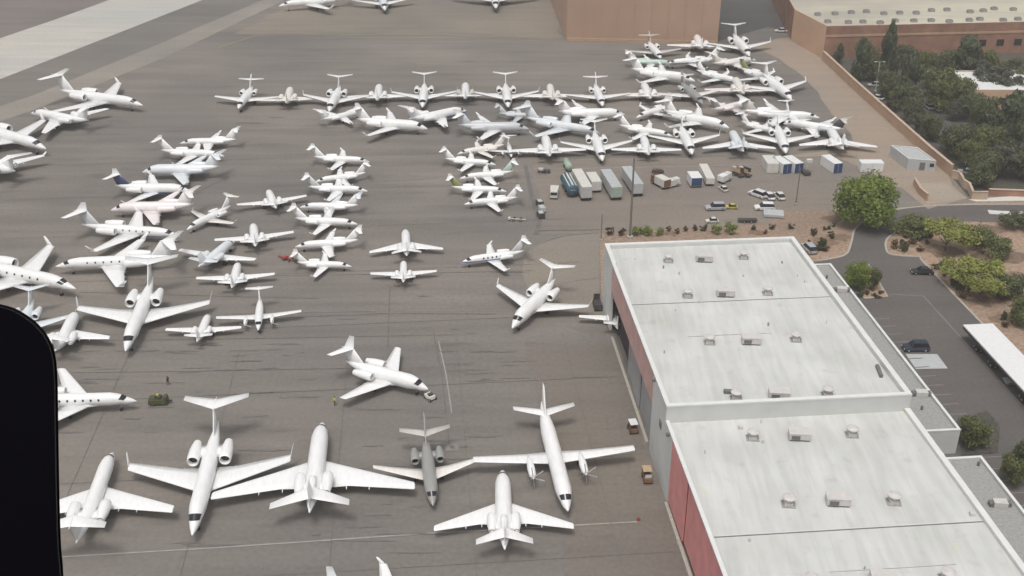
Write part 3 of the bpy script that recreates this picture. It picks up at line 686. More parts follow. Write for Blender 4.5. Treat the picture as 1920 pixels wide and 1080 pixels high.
def wing_mb(sp, s):
    mb = MB(); L = sp['L']; hs = sp['span'] / 2; zr = sp['zw']; yr = L * (0.5 - sp['wx']); up = Vector((0, 0, 1))
    secs = []
    for f, ch, th in ((0.03, sp['cr'] * 1.06, .13), (0.35, sp['cr'] + (sp['ct'] - sp['cr']) * sp.get('kink', 0.42), .115), (1.0, sp['ct'], .10)):
        x = hs * f; secs.append(foil_sec(Vector((s * x, yr - x * sp['sw'], zr + x * sp['dih'])), ch, ch * th, up))
    x = hs * 1.012; secs.append(foil_sec(Vector((s * x, yr - x * sp['sw'] - sp['ct'] * .22, zr + x * sp['dih'] + .02)), sp['ct'] * .6, .05, up))
    lofts(mb, secs)
    # flap track fairings
    for f in (0.32, 0.55):
        x = hs * f; c = sp['cr'] + (sp['ct'] - sp['cr']) * f
        y = yr - x * sp['sw'] - c * 0.72
        mb.lathe([(-c * .35, .02), (-c * .2, .10), (c * .1, .12), (c * .2, .03)], 6, 'y', (s * x, y, zr + x * sp['dih'] - .16))
    return mb
def winglet_mb(sp, s):
    mb = MB(); L = sp['L']; x = sp['span'] / 2; y = L * (0.5 - sp['wx']) - x * sp['sw']; z = sp['zw'] + x * sp['dih']; c = sp['ct']; h = sp['wl']
    side = Vector((s, 0, 0))
    lofts(mb, [foil_sec(Vector((s * (x + .02), y - c * .25, z)), c * .75, .09, side), foil_sec(Vector((s * (x + .14), y - c * .45, z + h * .3)), c * .6, .08, side),
               foil_sec(Vector((s * (x + .14 + h * .22), y - c * .55 - h * .75, z + h)), c * .28, .04, side)])
    return mb
def fin_mb(sp):
    mb = MB(); L = sp['L']; z0 = sp['zc'] + sp['R'] * .55; zt = sp['fz']; c0, c1 = sp['fc0'], sp['fc1']; y0 = -L / 2 + c0 + sp.get('fo', .6); sw = sp['fs']
    side = Vector((1, 0, 0))
    lofts(mb, [foil_sec(Vector((0, y0 + .9, z0 - .2)), c0 + .9, .34, side), foil_sec(Vector((0, y0 - (zt - z0) * .15 * sw, z0 + (zt - z0) * .15)), c0 * .93, .3, side),
               foil_sec(Vector((0, y0 - (zt - z0) * sw, zt)), c1, .2, side)])
    return mb
def tailplane_mb(sp):
    mb = MB(); L = sp['L']; up = Vector((0, 0, 1)); zt = sp['tz']; hs = sp['tspan'] / 2; c0, c1 = sp['tc0'], sp['tc1']
    z0 = sp['zc'] + sp['R'] * .55; k = max(0.0, (zt - z0)) * sp['fs']
    y0 = -L / 2 + sp['fc0'] + sp.get('fo', .6) - k - sp.get('ty', 0.2); td = sp.get('tdih', 0.0)
    secs = []
    for f in (-1.0, -.02, .02, 1.0):
        a = abs(f); c = c0 + (c1 - c0) * a
        secs.append(foil_sec(Vector((hs * f, y0 - hs * a * sp['tsw'], zt + .1 + hs * a * td)), c, c * .1, up))
    lofts(mb, secs)
    if sp['tz'] > sp['fz'] - .6: mb.lathe([(-c0 * .75, .03), (-c0 * .3, .2), (c0 * .35, .2), (c0 * .6, .03)], 8, 'y', (0, y0 - c0 * .5, zt + .1))
    return mb
def fus_mb(sp):
    mb = MB(); n = 18; ts = sorted(set(ST_T)); rings = []
    for t in ts: rings.append([fus_pt(sp, t, 2 * math.pi * i / n) for i in range(n)])
    lofts(mb, rings)
    # belly fairing over the wing box
    y = sp['L'] * (0.5 - sp['wx']) - sp['cr'] * .5; l = sp['cr'] * .85
    vs = []
    prof = [(-l, .05), (-l * .75, .62), (-l * .3, .95), (l * .35, .95), (l * .75, .6), (l, .05)]
    rings = [[Vector((sp['R'] * 1.12 * k * math.sin(2 * math.pi * i / 12), y + q, sp['zw'] + .12 + sp['R'] * .5 * k * math.cos(2 * math.pi * i / 12))) for i in range(12)] for q, k in prof]
    lofts(mb, rings)
    return mb
def screen_mb(sp):
    mb = MB(); n = 10; a0 = 1.15; vs = []; t0, t1 = sp['nose'] * sp.get('ws0', .36), sp['nose'] * sp.get('ws1', .54)
    for t in (t0, (t0 + t1) / 2, t1):
        for i in range(n + 1):
            a = -a0 + 2 * a0 * i / n
            tt = t + (0.30 * (t1 - t0)) * (abs(a) / a0) ** 2 * 1.6
            vs.append(fus_pt(sp, tt, a, 1.0) + Vector((math.sin(a), .1, math.cos(a))) * .035)
    m = n + 1
    mb.add(vs, [(k * m + i, k * m + i + 1, (k + 1) * m + i + 1, (k + 1) * m + i) for k in range(2) for i in range(n)])
    return mb
def cabin_windows(sp):
    out = []; n = sp.get('nw', 7); t0, t1 = sp['nose'] * 1.35, sp.get('wend', .62)
    for s in (-1, 1):
        for k in range(n):
            t = t0 + (t1 - t0) * k / (n - 1); mb = MB(); a = s * 1.22
            p = fus_pt(sp, t, a, 1.0); nn = Vector((math.sin(a), 0, math.cos(a))); q = nn.cross(Vector((0, 1, 0)))
            vs = [p + nn * .02 + Vector((0, 1, 0)) * (.19 * math.cos(w)) + q * (.22 * math.sin(w)) for w in [2 * math.pi * i / 10 for i in range(10)]]
            vs += [v - nn * .04 for v in vs]
            mb.add(vs, [tuple(range(10))] + [(i, (i + 1) % 10, 10 + (i + 1) % 10, 10 + i) for i in range(10)]); out.append(mb)
    return out
def engine_mb(sp, x, y, z, r, l, pyl=0):
    mb = MB(); mb.lathe([(l * .5, r * .86), (l * .47, r * .97), (l * .3, r * 1.05), (-l * .1, r), (-l * .42, r * .74), (-l * .5, r * .66)], 14, 'y', (x, y, z), 0, False)
    mb.lathe([(l * .5, r * .86), (l * .44, r * .74), (l * .30, r * .70)], 14, 'y', (x, y, z), 0, False)
    mb.lathe([(-l * .5, r * .66), (-l * .42, r * .5), (-l * .56, r * .1)], 10, 'y', (x, y, z), 0, False)
    if pyl:
        s = 1 if x > 0 else -1; a = s * (abs(x) - r * .8); b = s * sp['R'] * .5
        mb.add([Vector((xx, y + yy, z + zz_)) for xx in (b, a) for yy, zz_ in ((l * .3, -.02), (-.1 * l, .09), (-l * .42, 0), (-.1 * l, -.12))],
               [(0, 1, 5, 4), (1, 2, 6, 5), (2, 3, 7, 6), (3, 0, 4, 7)])
    return mb
def inlet_mb(x, y, z, r, l):
    mb = MB(); mb.lathe([(l * .33, r * .7), (l * .34, r * .35), (l * .42, .03)], 12, 'y', (x, y, z), 0, True); return mb
def gear_mb(x, y, z, r=.33, tw=True):
    mb = MB(); mb.tube((x, y, z), (x, y, r), .08, .07, 6)
    for d in ((-.17, .17) if tw else (0,)): mb.lathe([(-.1, .0)], 3) if False else mb.tube((x + d - .09, y, r), (x + d + .09, y, r), r, r, 12, True, 1)
    return mb
def prop_mb(x, y, z, rad, blades=4):
    mb = MB(); mb.lathe([(.0, .22), (.25, .2), (.5, .03)], 8, 'y', (x, y, z))
    for k in range(blades):
        a = 2 * math.pi * k / blades + .4; d = Vector((math.cos(a), 0, math.sin(a))); w = Vector((-math.sin(a), .5, math.cos(a))).normalized() * .11; c = Vector((x, y + .15, z)); th = Vector((0, .02, 0))
        p = [c + d * .2 - w * .6, c + d * .2 + w * .6, c + d * rad + w * .7, c + d * rad - w * .7]
        mb.add([q + th for q in p] + [q - th for q in p], [(0, 1, 2, 3), (7, 6, 5, 4), (0, 4, 5, 1), (1, 5, 6, 2), (2, 6, 7, 3), (3, 7, 4, 0)], 1)
    return mb
BASE = dict(nose=.2, tail0=.62, dih=.045, sw=.48, fs=.75, tsw=.42, kink=.42, wl=0, eng='rear')
def spec(**k): d = dict(BASE); d.update(k); return d
SPEC = {
 # long range twin, T tail, winglets
 'g': spec(L=25.6, R=1.22, zc=2.65, span=23.7, zw=1.75, wx=.37, cr=5.6, ct=1.9, wl=1.55, fz=7.05, tz=7.0, fc0=4.6, fc1=3.1, tspan=9.9, tc0=2.9, tc1=1.3, tsw=.60, er=.92, el=4.8, ex=2.35, ey=.70, nose=.21, nw=6, sw=.50),
 'gl': spec(L=27.5, R=1.32, zc=2.75, span=28.2, zw=1.8, wx=.36, cr=6.4, ct=2.0, wl=1.3, fz=7.8, tz=7.75, fc0=4.8, fc1=3.2, tspan=11.4, tc0=3.0, tc1=1.5, er=.98, el=4.9, ex=2.55, ey=.70, nose=.2, nw=8, sw=.56),
 # wide body business jet, T tail
 'ch': spec(L=19.6, R=1.32, zc=2.45, span=19.6, zw=1.55, wx=.37, cr=4.7, ct=1.35, wl=1.05, fz=6.2, tz=6.15, fc0=3.7, fc1=2.5, tspan=7.6, tc0=2.1, tc1=1.1, er=.78, el=3.9, ex=2.2, ey=.71, nose=.22, nw=6, dih=.08, sw=.56, tsw=.6, tdih=.03),
 # mid size, tailplane part way up the fin
 'hk': spec(L=15.2, R=.98, zc=2.0, span=15.9, zw=1.3, wx=.37, cr=3.5, ct=1.1, fz=5.6, tz=4.5, fc0=3.1, fc1=1.4, tspan=6.3, tc0=1.7, tc1=.9, er=.52, el=3.0, ex=1.6, ey=.70, nose=.22, nw=6, dih=.06, sw=.32, fs=.85, tsw=.3, ty=-.1),
 # light jet, T tail
 'lj': spec(L=14.2, R=.86, zc=1.75, span=13.6, zw=1.15, wx=.40, cr=2.9, ct=1.1, wl=.7, fz=4.8, tz=4.75, fc0=2.6, fc1=1.7, tspan=4.9, tc0=1.5, tc1=.8, er=.48, el=2.7, ex=1.5, ey=.70, nose=.26, nw=5, dih=.05, sw=.30, fs=.9),
 # light jet, low tailplane
 'cj': spec(L=12.6, R=.85, zc=1.7, span=14.6, zw=1.05, wx=.40, cr=2.5, ct=1.0, fz=4.4, tz=2.35, fc0=2.4, fc1=1.2, tspan=5.4, tc0=1.4, tc1=.8, er=.48, el=2.4, ex=1.42, ey=.64, nose=.26, nw=5, dih=.07, sw=.10, fs=.7, tsw=.15, ty=.2, tdih=.08),
 # three engined jet, tailplane low on the fin
 'fa': spec(L=19.6, R=1.22, zc=2.25, span=19.6, zw=1.5, wx=.37, cr=4.9, ct=1.25, fz=6.6, tz=3.75, fc0=3.8, fc1=1.8, tspan=7.8, tc0=2.2, tc1=1.1, er=.66, el=3.6, ex=1.72, ey=.70, nose=.24, nw=7, dih=.02, sw=.56, fs=.7, tsw=.55, tdih=-.08, ty=.1, mid=1),
 'fb': spec(L=22.6, R=1.25, zc=2.35, span=26.8, zw=1.55, wx=.40, cr=6.0, ct=1.6, fz=7.0, tz=3.9, fc0=4.2, fc1=1.9, tspan=10.2, tc0=2.7, tc1=1.2, er=.72, el=4.0, ex=1.85, ey=.72, nose=.23, nw=8, dih=.03, sw=.50, fs=.7, tsw=.58, tdih=-.05, ty=-.3, mid=1),
 # mid size twin with its tailplane low on the fin (seen from behind)
 'lo': spec(L=18.0, R=1.2, zc=2.2, span=19.4, zw=1.4, wx=.42, cr=4.2, ct=1.3, fz=5.6, tz=2.9, fc0=3.3, fc1=1.6, tspan=6.4, tc0=1.9, tc1=1.0, er=.70, el=3.4, ex=1.95, ey=.66, nose=.24, nw=6, dih=.045, sw=.26, fs=.7, tsw=.35, tdih=.04, ty=.1),
 # twin turboprops
 'ka': spec(L=12.6, R=.80, zc=1.85, span=16.6, zw=1.35, wx=.36, cr=2.2, ct=1.05, fz=4.5, tz=4.45, fc0=2.5, fc1=1.8, tspan=5.6, tc0=1.4, tc1=.8, nose=.28, nw=6, dih=.09, sw=.05, fs=.8, tsw=.22, eng='prop', ex=2.6, er=.42, el=3.6, pr=1.2),
 'sa': spec(L=26.6, R=1.22, zc=2.5, span=24.8, zw=2.0, wx=.42, cr=3.0, ct=1.5, fz=7.7, tz=3.3, fc0=4.6, fc1=1.7, tspan=10.0, tc0=2.1, tc1=1.1, nose=.15, tail0=.70, nw=12, wend=.78, dih=.07, sw=.06, fs=.55, tsw=.28, tdih=.14, ty=.6, eng='prop', ex=4.0, er=.62, el=5.4, pr=1.9),
}
SPEC['cx'] = dict(SPEC['ch'], sw=.80, L=20.5, R=1.1, span=21.0, ct=1.5, cr=5.4, wx=.34, wl=0)
SPEC['cs'] = dict(SPEC['ch'], L=17.2, span=19.2, wl=0, sw=.5)
SPEC['gr'] = dict(SPEC['hk'], tz=3.9, fz=6.4, tspan=7.6, tc0=1.8, tc1=1.0, L=15.6, sw=.36, dih=.14, tdih=.03, tsw=.42, er=.62, ex=1.85, ty=.2, ct=.8, cr=2.9)
KIT = {}
def kit(k):
    if k in KIT: return KIT[k]
    sp = SPEC[k]; parts = []                      # (name, mesh, slot key, parent index)
    add = lambda name, mb, slot, par=-1, sm=True, mats=None: parts.append((name, mb.mesh(k + '_' + name, mats or [PM['white']], sm), slot, par)) or len(parts) - 1
    f = add('fuselage', fus_mb(sp), 'body')
    add('windshield', screen_mb(sp), None, -1, True, [M['glass']])
    for s in (-1, 1):
        w = add('wing', wing_mb(sp, s), 'wing')
        if sp['wl']: add('winglet', winglet_mb(sp, s), 'wlet', w)
    add('fin', fin_mb(sp), 'fin'); add('tailplane', tailplane_mb(sp), 'tail')
    for s in (-1, 1):
        if sp['eng'] == 'rear':
            x, y, z = s * sp['ex'], sp['L'] * (.5 - sp['ey']), sp['zc'] + sp['R'] * .38
            e = add('engine', engine_mb(sp, x, y, z, sp['er'], sp['el'], 1), 'eng'); add('inlet', inlet_mb(x, y, z, sp['er'], sp['el']), None, e, True, [M['hole']])
        else:
            x = s * sp['ex']; y = sp['L'] * (.5 - sp['wx']) + sp['el'] * .12; z = sp['zw'] + abs(x) * sp['dih'] + .1
            mb = MB(); l, r = sp['el'], sp['er']
            mb.lathe([(l * .5, r * .55), (l * .42, r * .85), (l * .1, r), (-l * .3, r * .7), (-l * .5, r * .15)], 12, 'y', (x, y, z))
            e = add('engine', mb, 'eng'); add('propeller', prop_mb(x, y + l * .5, z, sp['pr'], 4 if k == 'ka' else 6), None, e, False, [PM['pale'], M['strut']])
    if sp.get('mid'):
        y = -sp['L'] * .5 + sp['fc0'] + 1.0; z = sp['zc'] + sp['R'] * 1.05
        mb = MB(); mb.lathe([(1.5, .42), (1.35, .52), (.4, .58), (-1.6, .35), (-2.6, .12)], 12, 'y', (0, y, z)); e = add('engine', mb, 'body')
        mb = MB(); mb.lathe([(1.52, .36), (1.53, .1)], 10, 'y', (0, y, z), 0, True); add('inlet', mb, None, e, True, [M['hole']])
    add('nose_gear', gear_mb(0, sp['L'] * .36, sp['zc'] - sp['R'] * .7, .26), None, -1, False, [M['strut'], M['tyre']])
    yb = sp['L'] * (.5 - sp['wx']) - sp['cr'] * .75
    for s in (-1, 1): add('main_gear', gear_mb(s * (sp['R'] + .9 if sp['eng'] == 'rear' else sp['ex']), yb, sp['zw'], .36), None, -1, False, [M['strut'], M['tyre']])
    wn_ = [('cabin_window', mb.mesh(k + '_cabin_window', [M['glass']]), None, 0) for mb in cabin_windows(sp)]
    KIT[k] = (parts, wn_); return KIT[k]
GROUPS = {'A': 'jets parked in the near rows', 'B': 'jets nose to tail in the left column', 'C': 'jets nose to tail in the middle column', 'D': 'jets nose to tail in the small right column',
          'E': 'jets in the long wing to wing row', 'F': 'jets in the top right cluster', 'H': 'jets crowded between the two rows', 'I': 'jets in the front row of the right block', 'L': 'jets at the far left', 'T': 'jets at the top edge'}
def plane(k, nose, tail, label, grp, span=None, col='white', fin=None, tail_c=None, wing=None, eng=None, win=None, sc=None, cat='jet', rot=0.0, name=None):
    sp = SPEC[k]
    n = P(nose[0], nose[1], sp['zc'] - sp['R'] * .4); t = P(tail[0], tail[1], sp['zc'] + sp['R'] * .6); n.z = t.z = 0
    d = n - t; Lm = d.length; d.normalize()
    rz = math.atan2(-d.x, d.y)
    if span:
        mid = (n + t) / 2; view = Vector((mid.x, mid.y, 0)).normalized(); ca = abs(view.dot(d))
        s = span / ppm((nose[1] + tail[1]) / 2, sp['zw']) / max(.5, ca) / sp['span']
        s = min(1.22, max(.8, s)); c = n - d * sp['L'] * s / 2
    else:
        s = sc or min(1.2, max(.82, Lm / sp['L'])); c = (n + t) / 2
    if grp in ('H', 'F') and not span: s *= 1.06
    nm = name or ('turboprop' if sp['eng'] == 'prop' else 'business_jet')
    root = thing(nm, label, cat, (c.x, c.y, 0), rz + R(rot), GROUPS[grp]); root.scale = (s, s, s)
    cols = dict(body=col, wing=wing or ('white' if col in ('bluebelly', 'bluestripe', 'greystripe', 'redstripe', 'tealbelly') else col), fin=fin or ('white' if col.endswith(('stripe', 'belly')) else col), eng=eng or ('white' if col.endswith(('stripe', 'belly')) else col))
    cols['tail'] = tail_c or (cols['fin'] if sp['tz'] < 4 else cols['wing']); cols['wlet'] = cols['wing']
    parts, wins = kit(k); objs = []
    use = parts + (wins if win else [])
    for (pn, me, slot, par) in use:
        o = link(bpy.data.objects.new(pn, me)); o.parent = root if par < 0 else objs[par]; objs.append(o)
        if slot and cols[slot] != 'white':
            o.material_slots[0].link = 'OBJECT'; o.material_slots[0].material = PM[cols[slot]]
            if cols[slot] in ('blue', 'green', 'dark', 'grey'): o['label'] = {'blue': 'dark blue', 'green': 'olive green', 'dark': 'charcoal', 'grey': 'grey'}[cols[slot]] + ' painted ' + pn
    return root
J = 'white jet '
PL = [
 # nearest rows
 ('gl', (211, 843), (151, 985), 'large white jet facing away, its left wing hidden by the black window frame', 'A', dict(span=278)),
 ('g', (360, 1003), (407, 800), 'white T-tailed jet with winglets facing the viewer, its nose lowest in the near row', 'A', dict(span=293)),
 ('fb', (605, 792), (580, 968), 'broad winged white jet facing away between the T-tailed jet and the grey jet', 'A', dict(span=358)),
 ('gr', (812, 948), (799, 836), 'small grey bodied jet with pale tailplane and thin upswept wings', 'A', dict(span=204, col='grey', fin='grey', tail_c='beige', wing='warm', eng='grey')),
 ('sa', (1065, 957), (1017, 760), 'white twin turboprop airliner with long straight wings next to the hangar', 'A', dict(span=297, cat='airliner', name='turboprop_airliner')),
 ('fa', (942, 880), (946, 1016), 'white jet facing away with swept wings and V shaped tailplane, on the long white line', 'A', dict(span=252)),
 ('ch', (845, 1150), (625, 1117), 'jet at the bottom edge with only wing tip and tail top in view', 'A', dict(win=False)),
 ('cs', (803, 728), (649, 676), 'white T-tailed jet alone in open apron, nose right towards a small white tug', 'A', dict()),
 ('cx', (256, 750), (28, 745), 'white jet with a row of dark windows, its nose towards the olive tow tractor', 'A', dict(win=True)),
 ('g', (235, 658), (284, 528), 'white jet with winglets and big engines facing the viewer, left half of the middle apron', 'A', dict(span=234)),
 ('ch', (960, 614), (1018, 545), 'white T-tailed jet with winglets facing down left beside the pale concrete pad', 'A', dict(span=172)),
 ('ch', (145, 583), (103, 652), 'white jet facing away beside the curved top of the black frame', 'A', dict(span=158)),
 ('cj', (393, 588), (370, 636), 'small white jet facing away between the big winglet jet and the little turboprop', 'A', dict(span=133)),
 ('ka', (484, 618), (488, 552), 'small white twin turboprop facing the viewer with propellers on both wings', 'A', dict(span=153, cat='turboprop')),
 ('g', (143, 543), (-70, 488), 'large white jet entering from the left edge with grey band and tall winglet', 'A', dict(win=True, col='white')),
 ('ch', (15, 655), (62, 560), 'pale bluish jet partly behind the black frame under the big left edge jet', 'A', dict(col='cool', sc=.9)),
 ('g', (337, 440), (152, 418), 'large white jet with blue belly and white T tail, nose right', 'A', dict(win=True, col='bluebelly', fin='pale', tail_c='white')),
 ('g', (103, 498), (325, 478), 'large white jet facing left below the blue bellied jet', 'A', dict(win=True)),
 ('lj', (350, 430), (432, 385), 'small white T-tailed jet pointing down left above the V winged jet', 'A', dict(wing='warm')),
 ('cj', (440, 454), (384, 494), 'white jet facing up right with one wing over the next jet nose', 'A', dict(span=140, col='cool', wing='white', sc=1.1)),
 ('cj', (448, 493), (436, 535), 'white straight winged jet facing away just above the little turboprop', 'A', dict(span=140)),
 ('lj', (655, 497), (560, 488), 'short white jet facing right with pinkish tail beside the red tow bar', 'A', dict(sc=.82, tail_c='pink')),
 ('lj', (863, 492), (982, 470), 'white light jet with a thin blue stripe facing left, near the concrete pad', 'A', dict(win=True, col='bluestripe', fin='pale', tail_c='white')),
 ('fa', (760, 428), (762, 468), 'white jet facing away, upper one of the two in the open middle', 'A', dict(span=132)),
 ('cj', (757, 488), (756, 531), 'white jet facing away, lower one of the two in the open middle', 'A', dict(span=122)),
 ('cj', (1150, 562), (1159, 622), 'white jet backed into the dark hangar doorway with one wing sticking out', 'A', dict(sc=.95, win=False)),
 ('cj', (502, 358), (518, 392), 'white jet facing away whose right wing reaches the middle column', 'A', dict(span=127)),
 ('cj', (475, 421), (478, 452), 'white jet facing away with strongly upswept wings above the straight winged jet', 'A', dict(span=142)),
 # left column
 ('lj', (337, 269), (443, 262), 'topmost jet of the left column, white and facing left', 'B', dict()),
 ('lj', (423, 294), (300, 284), 'second jet of the left column, white T tail at the left', 'B', dict()),
 ('ch', (266, 322), (412, 312), 'third jet of the left column, bluish white and facing left', 'B', dict(col='cool')),
 ('ch', (358, 357), (215, 346), 'jet of the left column with a dark navy fin and tail', 'B', dict(col='bluebelly', fin='blue', tail_c='white')),
 ('ch', (207, 393), (362, 382), 'pinkish white jet of the left column, nose left over the blue bellied jet', 'B', dict(col='pink')),
 # middle column
 ('lj', (693, 303), (588, 294), 'topmost jet of the middle column, nose pointing right', 'C', dict()),
 ('lj', (590, 340), (686, 322), 'second jet of the middle column, facing left with T tail right', 'C', dict()),
 ('lj', (690, 358), (578, 350), 'third jet of the middle column, nose right, pale grey fin', 'C', dict(fin='pale')),
 ('lj', (562, 388), (672, 384), 'fourth jet of the middle column, facing left beside the V winged jet', 'C', dict(wing='cool')),
 ('lj', (671, 420), (553, 409), 'fifth jet of the middle column, sharp nose right and tall T tail left', 'C', dict()),
 ('lj', (553, 462), (672, 449), 'lowest jet of the middle column, facing left above the pink tailed jet', 'C', dict()),
 # right small column
 ('lj', (857, 288), (945, 270), 'plain white jet partly seen above the small right column', 'D', dict(col='warm')),
 ('lj', (930, 308), (834, 296), 'top jet of the small right column, facing right', 'D', dict()),
 ('lj', (862, 334), (962, 320), 'jet of the small right column with pale green rear body, facing left', 'D', dict(fin='palegreen')),
 ('lj', (950, 358), (846, 349), 'jet with an olive green tail section and white tail tip', 'D', dict(fin='green', tail_c='white')),
 ('lj', (870, 382), (970, 368), 'lowest jet of the small right column, cream nose facing left', 'D', dict(tail_c='white')),
 # far left
 ('gl', (268, 198), (112, 170), 'large white T-tailed jet with winglet, top of the far left group, nose right', 'L', dict()),
 ('cx', (38, 209), (188, 232), 'white jet facing left below the large T-tailed one', 'L', dict(sc=1.12)),
 ('g', (98, 284), (-60, 232), 'white jet entering from the left edge with its nose pointing right', 'L', dict()),
 ('ch', (-70, 292), (40, 330), 'jet at the left edge, only a wing and tail bit in view', 'L', dict()),
 # top edge
 ('g', (522, 12), (652, -4), 'jet at the top edge facing left with a narrow wing slanting down', 'T', dict()),
 ('ch', (722, 20), (712, -22), 'jet with bluish cockpit at the top edge whose wings form a V', 'T', dict(span=118, col='cool', wing='white')),
 ('gl', (930, 17), (926, -24), 'wide winged jet cut by the top edge left of the brown hangar', 'T', dict(span=162)),
 # long row
 ('hk', (447, 205), (471, 168), 'leftmost jet of the long row, tailplane across its fin, pink left wing tip', 'E', dict(span=128, sc=1.0)),
 ('lo', (546, 166), (536, 196), 'broad cream jet facing away, second in the long row', 'E', dict(span=122, col='warm')),
 ('ch', (617, 208), (633, 170), 'third jet of the long row, facing the viewer with a V shaped tailplane', 'E', dict(span=124)),
 ('lo', (712, 161), (706, 195), 'fourth jet of the long row, facing away with an oval clean back', 'E', dict(span=124)),
 ('ch', (792, 200), (795, 166), 'fifth jet of the long row, facing the viewer and blue under its nose', 'E', dict(span=122)),
 ('lo', (873, 158), (872, 191), 'sixth jet of the long row, facing away with dark window band', 'E', dict(span=124, eng='beige')),
 ('ch', (953, 200), (949, 165), 'seventh jet of the long row, curved tailplane like a moustache', 'E', dict(span=122)),
 ('lo', (1030, 160), (1037, 191), 'eighth jet of the long row, facing away with a cream top', 'E', dict(span=120, col='warm', wing='white')),
 ('hk', (1130, 200), (1118, 166), 'ninth jet of the long row, straight white tailplane under a thin fin tip', 'E', dict(span=128)),
 ('lo', (1205, 158), (1223, 191), 'tenth jet of the long row, facing away up left', 'E', dict(span=122, wing='pink')),
 ('hk', (1317, 196), (1290, 168), 'grey bodied jet of the long row between two white ones', 'E', dict(span=130, col='grey', wing='warm', eng='pale')),
 ('lo', (1376, 149), (1396, 179), 'cream topped jet facing away near the right end of the long row', 'E', dict(span=126, col='warm', wing='pink')),
 ('ch', (1484, 188), (1455, 158), 'rightmost jet of the long row, T tail high against the brown ground', 'E', dict(span=124)),
 # top right cluster
 ('hk', (1239, 112), (1209, 73), 'top left jet of the cluster, grey and with its tail against the brown hangar', 'F', dict(span=106, col='greystripe', fin='beige', tail_c='beige', wing='pale')),
 ('lo', (1304, 70), (1320, 100), 'middle jet of the topmost trio, facing away', 'F', dict(span=118)),
 ('ch', (1405, 106), (1378, 70), 'top right jet of the cluster, T tail in front of the dark yard', 'F', dict(span=118)),
 ('lj', (1262, 120), (1180, 114), 'greenish striped jet tucked under the nose of the top left one', 'F', dict(col='palegreen', fin='white', tail_c='white', wing='white')),
 ('ch', (1300, 152), (1186, 130), 'long white jet pointing right below the greenish striped one', 'F', dict()),
 ('lj', (1248, 122), (1345, 112), 'dark windowed jet facing left under the topmost trio', 'F', dict(col='greystripe')),
 ('lj', (1418, 114), (1335, 122), 'pale jet pointing right between the topmost trio and the teal one', 'F', dict(col='warm')),
 ('lj', (1388, 157), (1308, 134), 'teal bellied jet pointing right in the cluster middle', 'F', dict(col='tealbelly')),
 ('lj', (1462, 157), (1390, 130), 'white jet pointing right with a dark fin beside the rightmost T tail', 'F', dict(fin='green')),
 # between the rows
 ('lj', (690, 208), (592, 226), 'jet at the left end between the rows, nose up right', 'H', dict(sc=.95)),
 ('ch', (798, 241), (672, 224), 'jet with one wing reaching down left, nose right', 'H', dict()),
 ('ch', (873, 208), (770, 222), 'jet with bluish belly and reddish tail pointing up right', 'H', dict(col='bluebelly', fin='redstripe', tail_c='pink')),
 ('ch', (988, 241), (862, 234), 'grey white jet pointing right above the small right column', 'H', dict(col='pale', wing='white')),
 ('lj', (1010, 218), (938, 210), 'pale grey jet half hidden behind the bluish white one', 'H', dict(col='pale')),
 ('g', (1122, 248), (988, 218), 'long bluish white jet pointing right with a large pale fin', 'H', dict(col='cool')),
 ('ch', (1168, 214), (1050, 208), 'blunt nosed jet with a striped red tail pointing right', 'H', dict(fin='pink', col='white')),
 ('lj', (1259, 256), (1164, 236), 'slim white jet pointing down right below the small T-tailed one', 'H', dict()),
 ('lj', (1196, 220), (1258, 197), 'small T-tailed jet pointing down left', 'H', dict(sc=1.0)),
 ('ch', (1364, 239), (1248, 208), 'white jet pointing down right over the front row engines', 'H', dict()),
 ('lj', (1412, 195), (1336, 207), 'mauve grey jet pointing up right near the long row', 'H', dict(col='pink', fin='grey')),
 ('g', (1526, 218), (1402, 204), 'white jet with a large mauve fin pointing right', 'H', dict(fin='beige')),
 ('lj', (1502, 238), (1476, 208), 'jet with an upright V tailplane at the right of the middle cluster', 'H', dict(sc=.95)),
 ('lj', (1462, 250), (1392, 226), 'small jet behind the front row with dark green under its wing', 'H', dict(col='white')),
 ('ch', (1474, 230), (1578, 238), 'white jet facing left with a black tail at the right end', 'H', dict(fin='dark', tail_c='beige', eng='pale')),
 # front row
 ('ka', (959, 292), (951, 258), 'little twin turboprop at the left end of the front row', 'I', dict(span=88, sc=.85, cat='turboprop')),
 ('lo', (1021, 256), (1030, 289), 'first jet facing away in the front row, next to the little turboprop', 'I', dict(span=140)),
 ('ch', (1130, 300), (1119, 260), 'cream nosed jet facing the viewer above the white trailers', 'I', dict(span=134)),
 ('lo', (1205, 256), (1217, 290), 'jet facing away in the front row above the grey trailer', 'I', dict(span=128)),
 ('ch', (1298, 288), (1284, 250), 'jet facing the viewer in the front row with its wings tilted up', 'I', dict(span=132)),
 ('fa', (1370, 246), (1394, 283), 'bluish white jet facing away in the front row with dark striped wings', 'I', dict(span=130, col='cool', wing='bluestripe')),
 ('ch', (1474, 286), (1462, 246), 'jet facing the viewer above the white containers with blue ends', 'I', dict(span=134)),
 ('fa', (1553, 241), (1580, 278), 'rightmost jet of the front row, facing away beside the open tan ground', 'I', dict(span=136)),
]
for p_ in PL:
    kw = dict(p_[5]); plane(p_[0], p_[1], p_[2], p_[3], p_[4], **kw)
